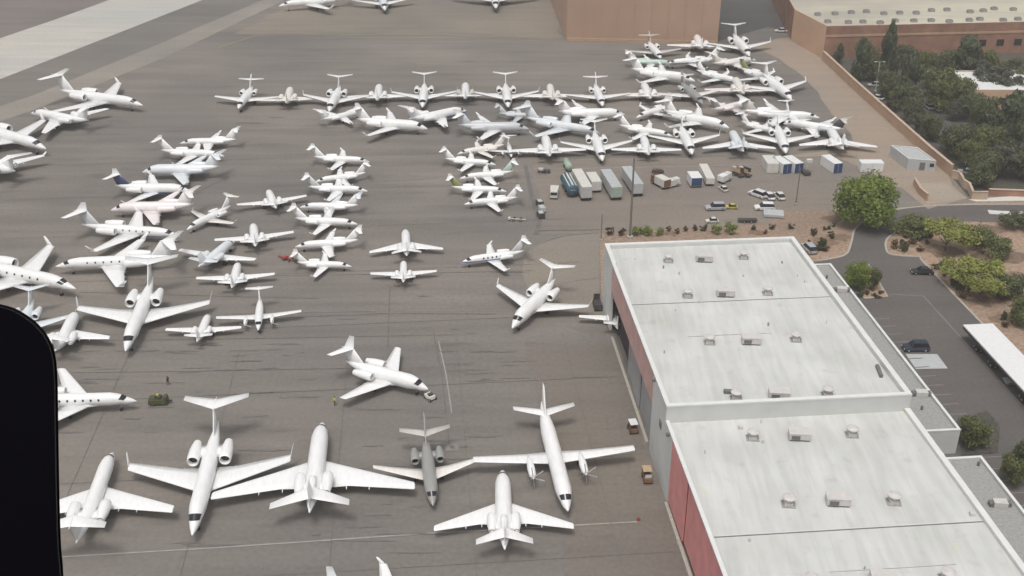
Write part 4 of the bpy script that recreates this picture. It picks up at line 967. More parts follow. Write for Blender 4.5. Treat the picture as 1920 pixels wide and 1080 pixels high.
# ============================================================ TREES AND SHRUBS
def crown_mesh(name, fm, n, lobes, leaf, seed, shape='round', dens=1.0):
    """crown of unit radius and unit height (z 0..1): many small leaf clumps spread through uneven lobes"""
    r = random.Random(seed); vs, fs = [], []
    L = []
    for k in range(lobes):
        if shape == 'cone':
            z = r.uniform(.02, .95); q = (1 - z) * r.uniform(.35, .75) + .06; s = (1 - z) * .34 + .12
        elif shape == 'column':
            z = r.uniform(.05, .95); q = r.uniform(.1, .5) * math.sin(math.pi * min(1, z + .15)) ** .5; s = r.uniform(.24, .4)
        elif shape == 'flat':
            z = r.uniform(.35, .85); q = r.uniform(.1, .78); s = r.uniform(.2, .36)
        else:
            z = r.uniform(.14, .84); q = r.uniform(.15, .66) * math.sqrt(max(.1, 1 - (2 * z - 1) ** 2)); s = r.uniform(.24, .42)
        a = r.uniform(0, 6.283); L.append((q * math.cos(a), q * math.sin(a), z, s))
    for i in range(n):
        x, y, z, s = r.choice(L)
        d = Vector((r.gauss(0, 1), r.gauss(0, 1), r.gauss(0, 1))).normalized(); rad = s * (r.random() ** .42) * r.uniform(.8, 1.12)
        c = Vector((x + d.x * rad, y + d.y * rad, z + d.z * rad * (.62 if shape != 'cone' else .5)))
        if c.z < 0: c.z = abs(c.z) * .3
        nn = (d + Vector((r.gauss(0, .6), r.gauss(0, .6), r.gauss(.35, .6)))).normalized(); a = nn.orthogonal().normalized(); b = nn.cross(a)
        w = leaf * r.uniform(.6, 1.35); h = leaf * r.uniform(.6, 1.35); t = r.uniform(0, 3.14); a, b = a * math.cos(t) + b * math.sin(t), b * math.cos(t) - a * math.sin(t)
        o = len(vs); vs += [c - a * w * .5, c - b * h * .35 + a * w * .1, c + a * w * .55, c + b * h * .5]; fs.append((o, o + 1, o + 2, o + 3))
    return new_mesh(name, vs, fs, FM[fm])
def trunk_mesh(name, seed, shape='round'):
    r = random.Random(seed); mb = MB(); top = .8 if shape in ('cone', 'column') else .35
    mb.tube((0, 0, -.02), (0, 0, top * .55), .045, .035, 7); mb.tube((0, 0, top * .55), (r.uniform(-.03, .03), r.uniform(-.03, .03), top), .035, .018, 6)
    for k in range(6):
        a = k * 1.05 + r.uniform(-.3, .3); z = r.uniform(.12, .3) if shape not in ('cone', 'column') else r.uniform(.2, .7)
        q = r.uniform(.35, .6) if shape not in ('cone', 'column') else r.uniform(.15, .3); mb.tube((0, 0, z), (q * math.cos(a), q * math.sin(a), z + r.uniform(.2, .35)), .026, .008, 5)
    return mb.mesh(name, M['bark'])
TK = {}
def tree_kit(kind, v):
    k = (kind, v)
    if k not in TK:
        fm, n, lb, lf, sh = {'mesquite': ('mesquite', 9000, 46, .062, 'round'), 'palo': ('palo', 3000, 20, .085, 'flat'), 'palog': ('olive', 3000, 20, .085, 'round'), 'ever': ('evergreen', 3400, 22, .095, 'round'),
                             'pine': ('pine', 3000, 34, .12, 'cone'), 'cyp': ('pine', 3000, 26, .15, 'column'), 'olive': ('olive', 3200, 22, .09, 'round'), 'dusty': ('dusty', 3200, 22, .10, 'flat'),
                             'shrub': ('shrub', 420, 8, .16, 'round'), 'palm': ('mesquite', 420, 9, .16, 'round'), 'rust': ('rust', 380, 8, .16, 'round')}[kind]
        sd_ = 11 * v + sum(map(ord, kind)); TK[k] = (crown_mesh(kind + '_crown', fm, n, lb, lf, sd_, sh), trunk_mesh(kind + '_trunk', sd_, sh))
    return TK[k]
def tree(name, kind, p, h, r, label, cat='tree', group=None, v=0, fz=.22):
    t = thing(name, label, cat, p, rng.uniform(0, 6.28), group); cm, tm = tree_kit(kind, v)
    c = link(bpy.data.objects.new('crown', cm)); c.parent = t; z0 = h * fz; c.location = (0, 0, z0); c.scale = (r * 1.0, r * rng.uniform(.9, 1.08), h - z0)
    k = link(bpy.data.objects.new('trunk', tm)); k.parent = t; s = max(.6, min(r, h * .55)); k.scale = (s, s, h)
    return t
TR = 'trees beyond the perimeter wall'; PV = 'desert trees by the car park'
tree('mesquite_tree', 'mesquite', P(1624, 424), 12.2, 9.9, 'big round bright green tree between the equipment yard and the road', v=1, fz=.14)
for (x, y, h, r, k, v, lab) in (
    (1705, 436, 3.2, 5.2, 'palog', 1, 'low spreading olive green tree at the bend of the road'),
    (1772, 470, 6.4, 6.0, 'palo', 1, 'wide yellow green tree on the gravel island'),
    (1832, 465, 4.5, 3.2, 'palog', 2, 'small open green tree right of the wide yellow green one'),
    (1812, 538, 6.2, 5.0, 'palo', 2, 'yellow green tree beside the black car'),
    (1842, 566, 5.0, 3.8, 'palo', 3, 'lighter small tree below the one beside the black car'),
    (1866, 484, 4.2, 3.5, 'olive', 1, 'green tree standing in the open red gravel'),
    (1885, 558, 4.6, 3.6, 'ever', 1, 'dark green tree in the red gravel near the carport'),
    (1920, 610, 5.5, 3.6, 'palog', 3, 'green tree cut by the right edge above the carport'),
    (1908, 428, 3.4, 3.6, 'ever', 2, 'dark bushy tree by the white median at the right'),
    (1606, 540, 5.2, 3.8, 'mesquite', 2, 'green tree in the planting bed beside the annex'),
    (1638, 542, 4.4, 2.0, 'palog', 1, 'thin tree at the tip of the planting bed'),
    (1820, 838, 5.0, 3.4, 'olive', 2, 'grey green tree in the gap at the end of the first annex'),
    (1893, 905, 4.6, 3.0, 'olive', 3, 'round tree beside the second annex'),
    (1918, 868, 4.0, 2.6, 'ever', 3, 'dark tree at the right edge below the car park')):
    tree('desert_tree', k, P(x, y), h * 1.1, r * (1.28 if x > 1700 and y < 640 else 1.05), lab, 'tree', PV, v, .12)
for i, (x, y, h, r, k, v, lab) in enumerate((
    (1608, 150, 13, 4.4, 'cyp', 1, 'tall dark column shaped tree nearest the orange wall corner'),
    (1572, 118, 7, 2.6, 'pine', 1, 'slim dark tree squeezed against the brick building corner'),
    (1658, 150, 19, 4.0, 'pine', 2, 'tallest thin pine rising over the cream roof'),
    (1664, 184, 9, 4.2, 'ever', 1, 'dark round tree below the column shaped one'),
    (1692, 208, 8, 4.4, 'ever', 2, 'dark tree beside the pale street light'),
    (1700, 176, 14, 4.4, 'cyp', 2, 'dark pointed tree right of the tallest pine'),
    (1705, 148, 8, 4.0, 'olive', 1, 'mid green tree against the brick wall'),
    (1745, 165, 7, 3.6, 'dusty', 1, 'brownish tree in front of the brick wall'),
    (1762, 205, 12, 7.0, 'olive', 2, 'large olive green tree in the middle of the grove'),
    (1806, 150, 15, 7.2, 'pine', 3, 'broad dark conifer rising to the cream roof'),
    (1800, 200, 9, 5.0, 'olive', 3, 'olive green tree under the broad conifer'),
    (1846, 175, 10, 7.5, 'dusty', 2, 'wide grey green spreading tree right of the broad conifer'),
    (1884, 188, 8, 5.4, 'dusty', 3, 'flat grey tree beside the white roofed building'),
    (1910, 170, 7, 4.5, 'ever', 2, 'dark tree at the right edge below the brick windows'),
    (1888, 268, 15, 5.2, 'cyp', 2, 'tall dense tree standing in front of the small white roof'),
    (1855, 262, 12, 6.0, 'ever', 3, 'broad dark tree left of the tall dense one'),
    (1835, 248, 9, 4.6, 'olive', 1, 'green tree at the corner of the orange walled building'),
    (1716, 248, 6, 3.0, 'dusty', 1, 'dusty low tree just behind the diagonal wall'),
    (1742, 262, 8, 3.8, 'ever', 1, 'dark tree behind the wall near the car park'),
    (1795, 294, 9, 4.6, 'ever', 2, 'dark tree behind the wall by the grey shed'),
    (1822, 318, 8, 4.6, 'olive', 2, 'olive tree behind the wall beside the enclosure'),
    (1836, 350, 6.5, 3.8, 'ever', 3, 'dark green tree in the bend of the stepped wall'),
    (1840, 338, 8, 5.4, 'ever', 1, 'broad dark tree above the low brick wall'),
    (1880, 330, 9, 6.0, 'dusty', 2, 'spreading grey green tree above the road'),
    (1915, 335, 8, 4.6, 'olive', 3, 'green tree at the right edge above the road'),
    (1800, 290, 8, 5.6, 'dusty', 3, 'grey green tree in the middle of the lower grove'),
    (1845, 300, 9, 5.6, 'olive', 1, 'olive tree between the two spreading grey ones'),
    (1908, 300, 14, 4.6, 'pine', 2, 'pointed conifer below the tall dense one at the right'),
    (1620, 128, 9, 4.4, 'olive', 2, 'green tree between the column shaped tree and the tallest pine'),
    (1690, 128, 8, 4.6, 'ever', 2, 'dark tree right behind the tallest pine, against brick'),
    (1735, 135, 7, 4.4, 'olive', 3, 'green tree touching the brick wall at its middle'),
    (1772, 145, 9, 5.0, 'ever', 1, 'dark tree just left of the broad conifer'),
    (1850, 140, 8, 5.4, 'olive', 1, 'green tree just right of the broad conifer'),
    (1895, 142, 6, 4.6, 'ever', 3, 'low dark tree under the brick windows at the right'),
    (1636, 150, 8, 4.2, 'ever', 3, 'dark tree left of the pale street light'),
    (1712, 226, 7, 3.8, 'ever', 1, 'dark tree below the pale street light'),
    (1820, 225, 8, 5.0, 'ever', 2, 'dark tree at the left end of the small orange building'),
    (1862, 300, 9, 5.2, 'ever', 3, 'dark tree filling the gap in the lower grove'),
    (1774, 282, 6, 2.8, 'olive', 1, 'small green tree near the diagonal wall above the shed'),
    (1790, 225, 6, 3.2, 'dusty', 1, 'small grey tree by the pale kerb of the car park'))):
    tree('grove_tree', k, P(x, y), h, r * 1.15, lab, 'tree', TR, v, .08)
# planted shrubs
HG = 'shrubs in the strip behind the hangar'
for (x, y, h, r, k, lab) in (
    (1142, 441, 2.0, 1.5, 'rust', 'dark shrub at the left end of the strip behind the hangar'),
    (1165, 441, 1.9, 1.5, 'rust', 'second dark shrub from the left behind the hangar'),
    (1196, 441, 1.8, 2.4, 'palm', 'bright green hedge shrub right of the tall pole'),
    (1216, 440, 1.8, 2.4, 'palm', 'bright green hedge shrub in the middle of the green run'),
    (1236, 440, 1.6, 2.0, 'palm', 'bright green hedge shrub ending the green run'),
    (1254, 434, 1.3, 1.0, 'rust', 'first small brown shrub after the green run'),
    (1270, 438, 1.3, 1.0, 'rust', 'brown shrub close to the roof edge'),
    (1286, 434, 1.3, 1.0, 'rust', 'small brown shrub in the brown row middle'),
    (1304, 433, 1.5, 1.1, 'rust', 'brown shrub just before the larger dark one'),
    (1320, 433, 1.7, 1.3, 'shrub', 'dark shrub beside the wide green one'),
    (1343, 438, 2.2, 2.2, 'palm', 'wide green shrub, left of a pair'),
    (1370, 437, 2.6, 2.8, 'palm', 'largest green shrub behind the hangar'),
    (1412, 431, 1.3, 1.0, 'shrub', 'dark dot shrub on red ground near the dark bench'),
    (1434, 438, 1.0, .9, 'rust', 'low brown shrub touching the roof edge at the right'),
    (1447, 430, 1.4, 1.1, 'shrub', 'dark dot shrub in the middle of the red ground'),
    (1482, 429, 1.5, 1.2, 'shrub', 'dark dot shrub by the right corner of the hangar')):
    tree('shrub', k, P(x, y), h, r, lab, 'shrub', HG, 1, .0)
GB = 'small shrubs on the red gravel'
r2 = random.Random(21)
for i in range(70):
    x, y = [(r2.uniform(1500, 1590), r2.uniform(425, 475)), (r2.uniform(1675, 1745), r2.uniform(445, 478)), (r2.uniform(1800, 1915), r2.uniform(430, 620)), (r2.uniform(1740, 1790), r2.uniform(500, 560))][i % 4]
    if i % 4 == 2 and (x - 1751) < .95 * (y - 505) + 30: x = 1751 + .95 * (y - 505) + 60 + r2.uniform(0, 30)
    if x > 1918: continue
    if i % 4 == 3 and x < 1272 + .935 * y + 10: x = 1272 + .935 * y + r2.uniform(10, 30)
    if i % 4 == 0 and (x - 1500) + (y - 425) * 1.2 > 105: x -= 30
    tree('gravel_shrub', 'shrub' if i % 3 else 'rust', P(x, y), r2.uniform(.8, 2.0), r2.uniform(.5, 1.6), 'small dark desert shrub on the red gravel', 'shrub', GB, 1 + i % 2, 0)
for i, (x, y) in enumerate(((1612, 556), (1626, 553), (1640, 556), (1652, 552), (1634, 546), (1646, 560))):
    tree('gravel_shrub', 'shrub', P(x, y), r2.uniform(.8, 1.3), r2.uniform(.6, 1.0), 'small shrub in the planting bed beside the annex', 'shrub', 'shrubs in the planting bed', 2, 0)
for i, (x, y) in enumerate(((1770, 172), (1738, 182), (1868, 200), (1668, 200), (1720, 240), (1880, 232), (1825, 318), (1764, 268))):
    tree('flowering_shrub', 'rust', P(x, y), 2.2, 2.0, ('reddish bush in front of the brick wall', 'dull brown bush under the grove trees')[i > 1], 'shrub', 'reddish bushes in the grove', 1, 0)
# ============================================================ CARS, TRUCKS, YARD EQUIPMENT, PEOPLE
def wheel(par, x, y, r=.33, w=.22):
    mb = MB(); mb.tube((x - w / 2, y, r), (x + w / 2, y, r), r, r, 14); o = mb.obj('wheel', M['tyre'], par)
    s = 1 if x > 0 else -1; mb = MB(); mb.tube((x + s * w / 2, y, r), (x + s * (w / 2 + .01), y, r), r * .6, r * .5, 10); mb.obj('hubcap', M['metal'], o)
def car(label, p, rz, paint_m, group=None, kind='sedan', name='car', cat='car'):
    t = thing(name, label, cat, (p.x, p.y, 0.03), rz, group); L, Wd = (4.6, 1.82) if kind == 'sedan' else (4.8, 1.95)
    mb = MB(); h = .78 if kind == 'sedan' else .95
    pr = [(-L / 2, .45), (-L / 2 + .05, h - .02), (-L / 2 + .8, h + .04), (L / 2 - 1.2, h), (L / 2 - .15, h - .14), (L / 2, .5), (L / 2 - .05, .25), (-L / 2 + .05, .25)]
    n = len(pr); vs = [(-Wd / 2 * k, y, z) for k, off in ((1, 0),) for y, z in pr] + [(Wd / 2, y, z) for y, z in pr]
    mb.add(vs, [tuple(range(n)), tuple(range(2 * n - 1, n - 1, -1))] + [(i, n + i, n + (i + 1) % n, (i + 1) % n) for i in range(n)])
    b = mb.obj('body', paint_m, t)
    if kind != 'cart':
        md = b.modifiers.new('soft', 'BEVEL'); md.width = .09; md.segments = 2
    top = 1.42 if kind == 'sedan' else 1.72; y0, y1, y2, y3 = (-L / 2 + .35, -L / 2 + 1.2, .35, L / 2 - 1.25) if kind == 'sedan' else (-L / 2 + .1, -L / 2 + .5, .5, L / 2 - 1.2)
    x0, x1 = Wd / 2 - .07, Wd / 2 - .28
    mb = MB(); vs = [(s * x0, y, h - .02) for s in (-1, 1) for y in (y0, y3)] + [(s * x1, y, top) for s in (-1, 1) for y in (y1, y2)]
    mb.add(vs, [(0, 1, 5, 4), (2, 6, 7, 3), (0, 4, 6, 2), (1, 3, 7, 5), (4, 5, 7, 6)]); mb.obj('window_band', M['glass'], t)
    mb = MB(); mb.box((0, (y1 + y2) / 2, top + .02), (2 * x1 + .04, (y2 - y1) + .06, .06)); mb.obj('roof', paint_m, t)
    for s in (-1, 1):
        for y in (L / 2 - .85, -L / 2 + .85): wheel(t, s * (Wd / 2 - .1), y)
        mb = MB(); mb.box((s * .65, L / 2 - .04, .6), (.35, .12, .16)); mb.obj('headlight', M['lamp'], t)
        mb = MB(); mb.box((s * .68, -L / 2 + .03, .65), (.3, .1, .16)); mb.obj('tail_light', M['tail_lamp'], t)
    return t
car('black car parked with its end against the gravel island kerb', P(1728, 513), R(86), M['car_black'])
car('dark blue car parked beside the pale concrete rectangle', P(1716, 656), R(92), M['car_blue'], kind='suv')
car('silver car standing at the back corner of the hangar', P(1516, 470), R(12), M['car_silver'], kind='suv')
FC = 'cars beyond the perimeter wall'
for (x, y, rz, m, lab) in ((1781, 183, 70, 'car_white', 'white car showing between the grove trees above the pale kerb'), (1713, 204, 5, 'car_silver', 'leftmost of the three pale cars in the dark car park'),
                           (1741, 203, 5, 'car_silver', 'middle one of the three pale cars in the dark car park'), (1756, 206, 8, 'car_white', 'rightmost of the three pale cars in the dark car park'),
                           (1643, 186, 50, 'car_white', 'white car just behind the diagonal wall'), (1464, 60, 88, 'car_white', 'white car parked in the dark yard between the brown and brick buildings'),
                           (1640, 162, 90, 'car_silver', 'pale car under the tall pine'), (1812, 326, 60, 'car_silver', 'pale car under the grove near the road')):
    car(lab, P(x, y), R(rz), M[m], FC)
def truck(label, p, rz, L, Wd, H_, cab_m, box_m, group=None, cab=True, door_m=None, name='box_truck', cat='truck', bed=.55):
    t = thing(name, label, cat, (p.x, p.y, 0.03), rz, group); cl = 1.7 if cab else 0
    mb = MB(); mb.box((0, -cl / 2, bed + H_ / 2), (Wd, L - cl, H_)); mb.obj('cargo_box', box_m, t)
    mb = MB()
    for k in range(int((L - cl) / .9)): mb.box((0, -L / 2 + .5 + k * .9, bed + H_ + .015), (Wd - .1, .06, .04))
    mb.obj('roof_ribs', box_m, t)
    mb = MB(); mb.box((0, 0, bed - .12), (Wd * .5, L - .2, .2)); mb.obj('chassis', M['dark_metal'], t)
    mb = MB(); mb.box((0, -L / 2 - .02, bed + H_ / 2), (Wd - .16, .05, H_ - .18)); mb.obj('rear_door', door_m or box_m, t)
    if cab:
        mb = MB(); mb.box((0, L / 2 - cl / 2 + .05, bed + .75), (Wd * .92, cl - .1, 1.6), 0, 0, .88); mb.obj('cab', cab_m, t)
        mb = MB(); mb.box((0, L / 2 + .0, bed + 1.0), (Wd * .78, .1, .6)); mb.obj('windscreen', M['glass'], t)
    for s in (-1, 1):
        for y in (([L / 2 - .8] if cab else []) + [-L / 2 + .9] + ([-L / 2 + 2.0] if L > 8 else [])): wheel(t, s * (Wd / 2 - .15), y, .42, .28)
    return t
YG = 'trailers in the equipment yard'
# trailers point away from the viewer: rz turns their rear door (local -y) towards us
def yard(x, y, L): p = P(x, y); a = R(9); return p + Vector((-math.sin(a), math.cos(a), 0)) * (L / 2), a
p, a = yard(1100, 378, 12); truck('long pale trailer with a grey centre panel between the teal tank and the beige box', p, a, 12, 2.5, 2.9, None, M['off_white'], YG, False, M['trailer_grey'], 'trailer', 'trailer', .9)
p, a = yard(1156, 377, 12); truck('long pale trailer with a green lower end, middle of the yard', p, a, 12, 2.6, 2.7, None, M['trailer_grey'], YG, False, M['pale_green'], 'trailer', 'trailer', .9)
p, a = yard(1196, 370, 12); truck('silver grey trailer right behind the tall dark pole', p, a, 12, 2.5, 2.6, None, M['trailer_grey'], YG, False, M['trailer_grey'], 'trailer', 'trailer', .9)
p, a = yard(1118, 362, 6.5); truck('short beige box body right of the long pale trailer', p, a, 6.5, 2.5, 2.4, None, M['off_white'], YG, False, None, 'trailer', 'trailer', .6)
p, a = yard(1042, 374, 4); truck('small cream van at the left edge of the equipment yard', p, R(175), 4.4, 2.0, 1.5, M['off_white'], M['off_white'], None, True, None, 'van', 'van', .5)
p, a = yard(1337, 351, 11); truck('narrow long white trailer standing alone in the yard', p, R(2), 10, 2.1, 1.6, None, M['off_white'], YG, False, None, 'trailer', 'trailer', .6)
p, a = yard(1306, 352, 4); truck('white box body on a blue base', p, R(5), 4.6, 2.8, 2.2, None, M['white_metal'], None, False, M['container_blue'], 'trailer', 'trailer', .5)
p, a = yard(1243, 356, 5); truck('dark truck with a white topped box right of the tall pole', p, R(30), 5.6, 2.2, 1.9, M['rust'], M['off_white'], None, True, M['rust'], 'box_truck', 'truck', .7)
p, a = yard(1263, 354, 3); truck('small cream box truck beside the dark truck', p, R(-60), 4.0, 1.9, 1.5, M['off_white'], M['off_white'], None, True, None, 'box_truck', 'truck', .5)
p, a = yard(1362, 345, 3); truck('small white cart truck near the stair unit', p, R(-45), 4.0, 1.8, 1.5, M['off_white'], M['white_metal'], None, True, None, 'box_truck', 'truck', .6)
# tank trailer
p, a = yard(1074, 372, 9); t = thing('fuel_tank', 'dark teal round ended fuel tank with cream top ribs', 'tank', (p.x, p.y, 0), a)
mb = MB(); mb.lathe([(-4.6, .1), (-4.5, 1.0), (-4.2, 1.45), (4.2, 1.45), (4.5, 1.0), (4.6, .1)], 18, 'y', (0, 0, 2.0)); mb.obj('tank_shell', M['tank_teal'], t, True)
mb = MB()
for s in (-.75, 0, .75): mb.box((s, -.2, 3.38 - abs(s) * .28), (.42, 8.0, .18))
mb.obj('top_rib', M['off_white'], t)
mb = MB()
for y in (-3, 0, 3): mb.box((0, y, .45), (2.0, .5, .9))
mb.obj('support', M['dark_metal'], t)
mb = MB(); mb.box((0, -4.66, 2.2), (1.3, .06, .12)); mb.obj('end_rail', M['trailer_grey'], t)
p = P(1067, 322); t = thing('fuel_tank', 'small faded teal tank behind the dark one', 'tank', (p.x, p.y, 0), R(9))
mb = MB(); mb.lathe([(-2.6, .1), (-2.5, .9), (2.5, .9), (2.6, .1)], 14, 'y', (0, 2, 1.3)); mb.obj('tank_shell', M['pale_green'], t, True)
mb = MB(); mb.box((0, .5, .25), (1.4, .5, .5)); mb.box((0, 3.5, .25), (1.4, .5, .5)); mb.obj('support', M['dark_metal'], t)
# containers
def container(label, x, y, L, rz, end_m, body=M['white_metal'], Wd=2.5, Hh=2.6, grp='white shipping containers'):
    p = P(x, y); p = p + Vector((-math.sin(rz), math.cos(rz), 0)) * (L / 2); t = thing('container', label, 'container', (p.x, p.y, 0), rz, grp)
    mb = MB(); mb.box((0, 0, Hh / 2 + .12), (Wd, L, Hh)); mb.obj('box', body, t)
    mb = MB(); mb.box((0, -L / 2 - .03, Hh / 2 + .1), (Wd - .1, .06, Hh - .1)); d = mb.obj('end_door', end_m, t)
    mb = MB(); mb.box((0, -L / 2 - .08, Hh / 2 + .1), (.08, .05, Hh - .3)); mb.obj('lock_bar', M['trailer_grey'], d)
    mb = MB()
    for k in range(int(L / .6)): mb.box((0, -L / 2 + .4 + k * .6, Hh + .135), (Wd - .2, .12, .03))
    mb.obj('roof_ribs', body, t)
container('white container with a white end, leftmost of the tight group', 1448, 325, 6, R(2), M['off_white'], M['off_white'], 3.0)
container('white container with a blue end, middle of the tight group', 1475, 326, 6, R(18), M['container_blue'])
container('white container with a blue end, right one of the tight group', 1497, 325, 6, R(18), M['container_blue'])
container('white container with a blue end standing apart near the green tree', 1570, 325, 6.5, R(16), M['container_blue'])
container('plain white container side on, behind the top of the green tree', 1634, 323, 2.6, R(0), M['white_metal'], M['white_metal'], 5.8, 2.4, None)
# pickups and small vehicles
PK = 'small service vehicles in the yard'
for (x, y, rz, m, k, lab) in ((1420, 368, 40, 'car_white', 'suv', 'larger white pickup with dark sides at the yard centre'), (1441, 371, 12, 'car_white', 'sedan', 'small white vehicle just right of the larger pickup'),
                           (1461, 371, 8, 'off_white', 'sedan', 'cream vehicle at the right of the white ones'), (1433, 393, 88, 'white_metal', 'suv', 'pinkish white van below the larger pickup'),
                           (1341, 393, 92, 'car_silver', 'suv', 'silver and dark truck left of the yellow cart'),                            (1371, 391, 88, 'yellow', 'sedan', 'yellow cart in the yard'), (1335, 417, 90, 'off_white', 'sedan', 'small white cart alone near the shrubs'),
                           (1356, 357, 20, 'off_white', 'sedan', 'pale cart in front of the small cart truck')):
    q = car(lab, P(x, y), R(rz), M[m], PK, k, 'service_vehicle', 'vehicle')
    if lab.startswith(('yellow', 'small white cart', 'pale cart')): q.scale = (.75, .65, .8)
def machine(name, label, x, y, rz, boxes, wheels=True, group=None, cat='equipment', sc=1.0):
    p = P(x, y); t = thing(name, label, cat, (p.x, p.y, 0.03), rz, group); t.scale = (sc,) * 3
    for (pn, c, d, m, tp) in boxes:
        mb = MB(); mb.box(c, d, 0, 0, tp); mb.obj(pn, M[m], t)
    if wheels:
        for s in (-1, 1):
            for yy in (-.8, .8): wheel(t, s * .62, yy, .3, .2)
    return t
stair = lambda lab, x, y, rz: machine('boarding_stairs', lab, x, y, rz, [('base', (0, 0, .5), (1.4, 3.6, .25), 'dark_metal', 1), ('platform', (0, 1.4, 2.0), (1.4, 1.0, .12), 'trailer_grey', 1), ('side_rail', (-.68, .2, 1.7), (.06, 3.0, 1.0), 'tan_box', 1), ('side_rail', (.68, .2, 1.7), (.06, 3.0, 1.0), 'dark_metal', 1)] + [('tread', (0, -1.4 + k * .45, .7 + k * .24), (1.2, .35, .06), 'rust', 1) for k in range(6)])
stair('dark mobile stairs with a pale rail beside the narrow white trailer', 1383, 330, R(35)); stair('second dark mobile stairs leaning right of the first', 1396, 330, R(40))
machine('tow_tractor', 'dark tow tractor under the front row of jets', 1233, 326, R(60), [('body', (0, 0, .7), (1.5, 2.8, .7), 'dark_metal', .9), ('seat', (0, -.5, 1.2), (.8, .5, .4), 'rust', 1), ('hood', (0, .8, 1.1), (1.2, 1.0, .25), 'rust', .8)])
machine('baggage_cart', 'flat dark cart on the grass end of the yard, like a bench', 1401, 417, R(90), [('bed', (0, 0, .7), (1.3, 4.4, .25), 'dark_metal', 1), ('frame', (0, 0, .45), (1.0, 3.8, .15), 'rust', 1)])
machine('equipment_crate', 'pale flat slab of stacked sheets by the yard edge', 1450, 404, R(80), [('sheet_stack', (0, 0, .5), (3.4, 4.6, .6), 'trailer_grey', 1), ('pallet', (0, 0, .12), (3.0, 4.2, .2), 'rust', 1)], False)
machine('lift_machine', 'green and red lift machine at the right of the containers', 1510, 327, R(10), [('base', (0, 0, .6), (1.6, 2.8, .7), 'dark_metal', 1), ('boom', (.3, .4, 2.0), (.3, .4, 2.6), 'trailer_grey', 1), ('basket', (.9, .6, 3.4), (1.4, 1.0, .8), 'off_white', 1)])
for (x, y, m, lab) in ((1012, 386, 'dark_metal', 'topmost dark box on the tar joint at the yard edge'), (1016, 397, 'trailer_grey', 'grey box in the middle of the three at the yard edge'), (1014, 408, 'dark_metal', 'lowest dark box on the tar joint at the yard edge')):
    machine('power_cart', lab, x, y, R(15), [('housing', (0, 0, .85), (1.5, 2.2, 1.0), m, .94), ('top_panel', (0, 0, 1.38), (1.1, 1.6, .08), 'trailer_grey', 1)], group='power carts at the yard edge')
machine('tow_bar', 'small pale tow bar trolley on the open apron', 970, 414, R(80), [('bar', (0, 0, .4), (.2, 4.2, .18), 'off_white', 1), ('head', (0, 1.9, .5), (.9, .5, .4), 'off_white', 1), ('handle', (0, -2.0, .9), (.12, .2, 1.0), 'tan_box', 1)])
machine('baggage_cart', 'dark low trailer behind the yard corner', 1020, 324, R(85), [('bed', (0, 0, .6), (1.4, 3.2, .3), 'dark_metal', 1), ('load', (0, .8, .95), (1.2, 1.2, .4), 'trailer_grey', 1)])
machine('tow_tractor', 'olive and yellow tow tractor in front of the windowed jet', 298, 757, R(95), [('body', (0, 0, .75), (1.7, 3.2, .7), 'olive', .92), ('hood', (0, .9, 1.25), (1.3, 1.2, .35), 'olive', .8), ('beacon', (0.3, .1, 1.6), (.5, .4, .25), 'yellow', .8), ('seat', (0, -.3, 1.3), (1.0, .5, .5), 'dark_metal', 1), ('rear_rack', (0, -1.25, 1.3), (1.4, .5, .35), 'olive', 1), ('tow_hitch', (0, -1.9, .5), (.3, .7, .2), 'dark_metal', 1)])
machine('tow_tractor', 'small white and dark tug just below the lone T-tailed jet nose', 806, 748, R(40), [('body', (0, 0, .6), (1.3, 1.9, .5), 'off_white', .9), ('seat', (0, -.2, 1.0), (.8, .6, .35), 'dark_metal', 1), ('lift_cradle', (0, 1.1, .3), (1.0, .7, .2), 'dark_metal', 1)])
machine('golf_cart', 'white roofed cart beside the hangar doors', 1186, 808, R(10), [('body', (0, 0, .6), (1.2, 2.3, .5), 'rust', .92), ('seat', (0, -.3, 1.0), (1.0, .5, .4), 'dark_metal', 1), ('canopy', (0, -.1, 1.85), (1.3, 1.8, .08), 'white_metal', .95)] + [('canopy_post', (s * .55, q, 1.3), (.06, .06, 1.05), 'dark_metal', 1) for s in (-1, 1) for q in (-.8, .6)])
machine('golf_cart', 'tan roofed cart next to the turboprop wing tip', 1213, 900, R(5), [('body', (0, 0, .6), (1.3, 2.5, .5), 'rust', .92), ('windscreen', (0, -.9, 1.3), (1.0, .06, .6), 'off_white', 1), ('seat', (0, .2, 1.0), (1.0, .5, .4), 'dark_metal', 1), ('canopy', (0, .4, 1.85), (1.35, 1.6, .1), 'tan_box', .95)] + [('canopy_post', (s * .58, q, 1.3), (.06, .06, 1.05), 'dark_metal', 1) for s in (-1, 1) for q in (-.3, 1.1)])
machine('tow_tractor', 'black machine at the outer corner of the hangar', 1120, 578, R(5), [('body', (0, 0, .9), (1.6, 3.0, 1.0), 'dark_metal', .9), ('mast', (0, 1.2, 1.8), (1.2, .2, 1.6), 'dark_metal', 1), ('fork', (0, 1.9, .3), (1.0, 1.2, .1), 'trailer_grey', 1)])
machine('tow_bar', 'red tow bar and dolly beside the pink tailed jet', 540, 488, R(60), [('bar', (0, 0, .4), (.25, 5.5, .2), 'red', 1), ('head', (0, -2.4, .55), (1.0, .8, .5), 'dark_metal', 1), ('dolly', (0, .8, .5), (1.2, 1.0, .35), 'red', 1)])
p = P(1197, 975); t = thing('traffic_cone', 'single red cone at the right end of the long white line', 'cone', p); mb = MB(); mb.lathe([(0.04, .22), (.6, .05), (.62, .02)], 12, 'z'); mb.obj('cone_body', M['red'], t); mb = MB(); mb.box((0, 0, .02), (.6, .6, .04)); mb.obj('base', M['dark_metal'], t)
for (x, y) in ((585, 752), (667, 753)): pass
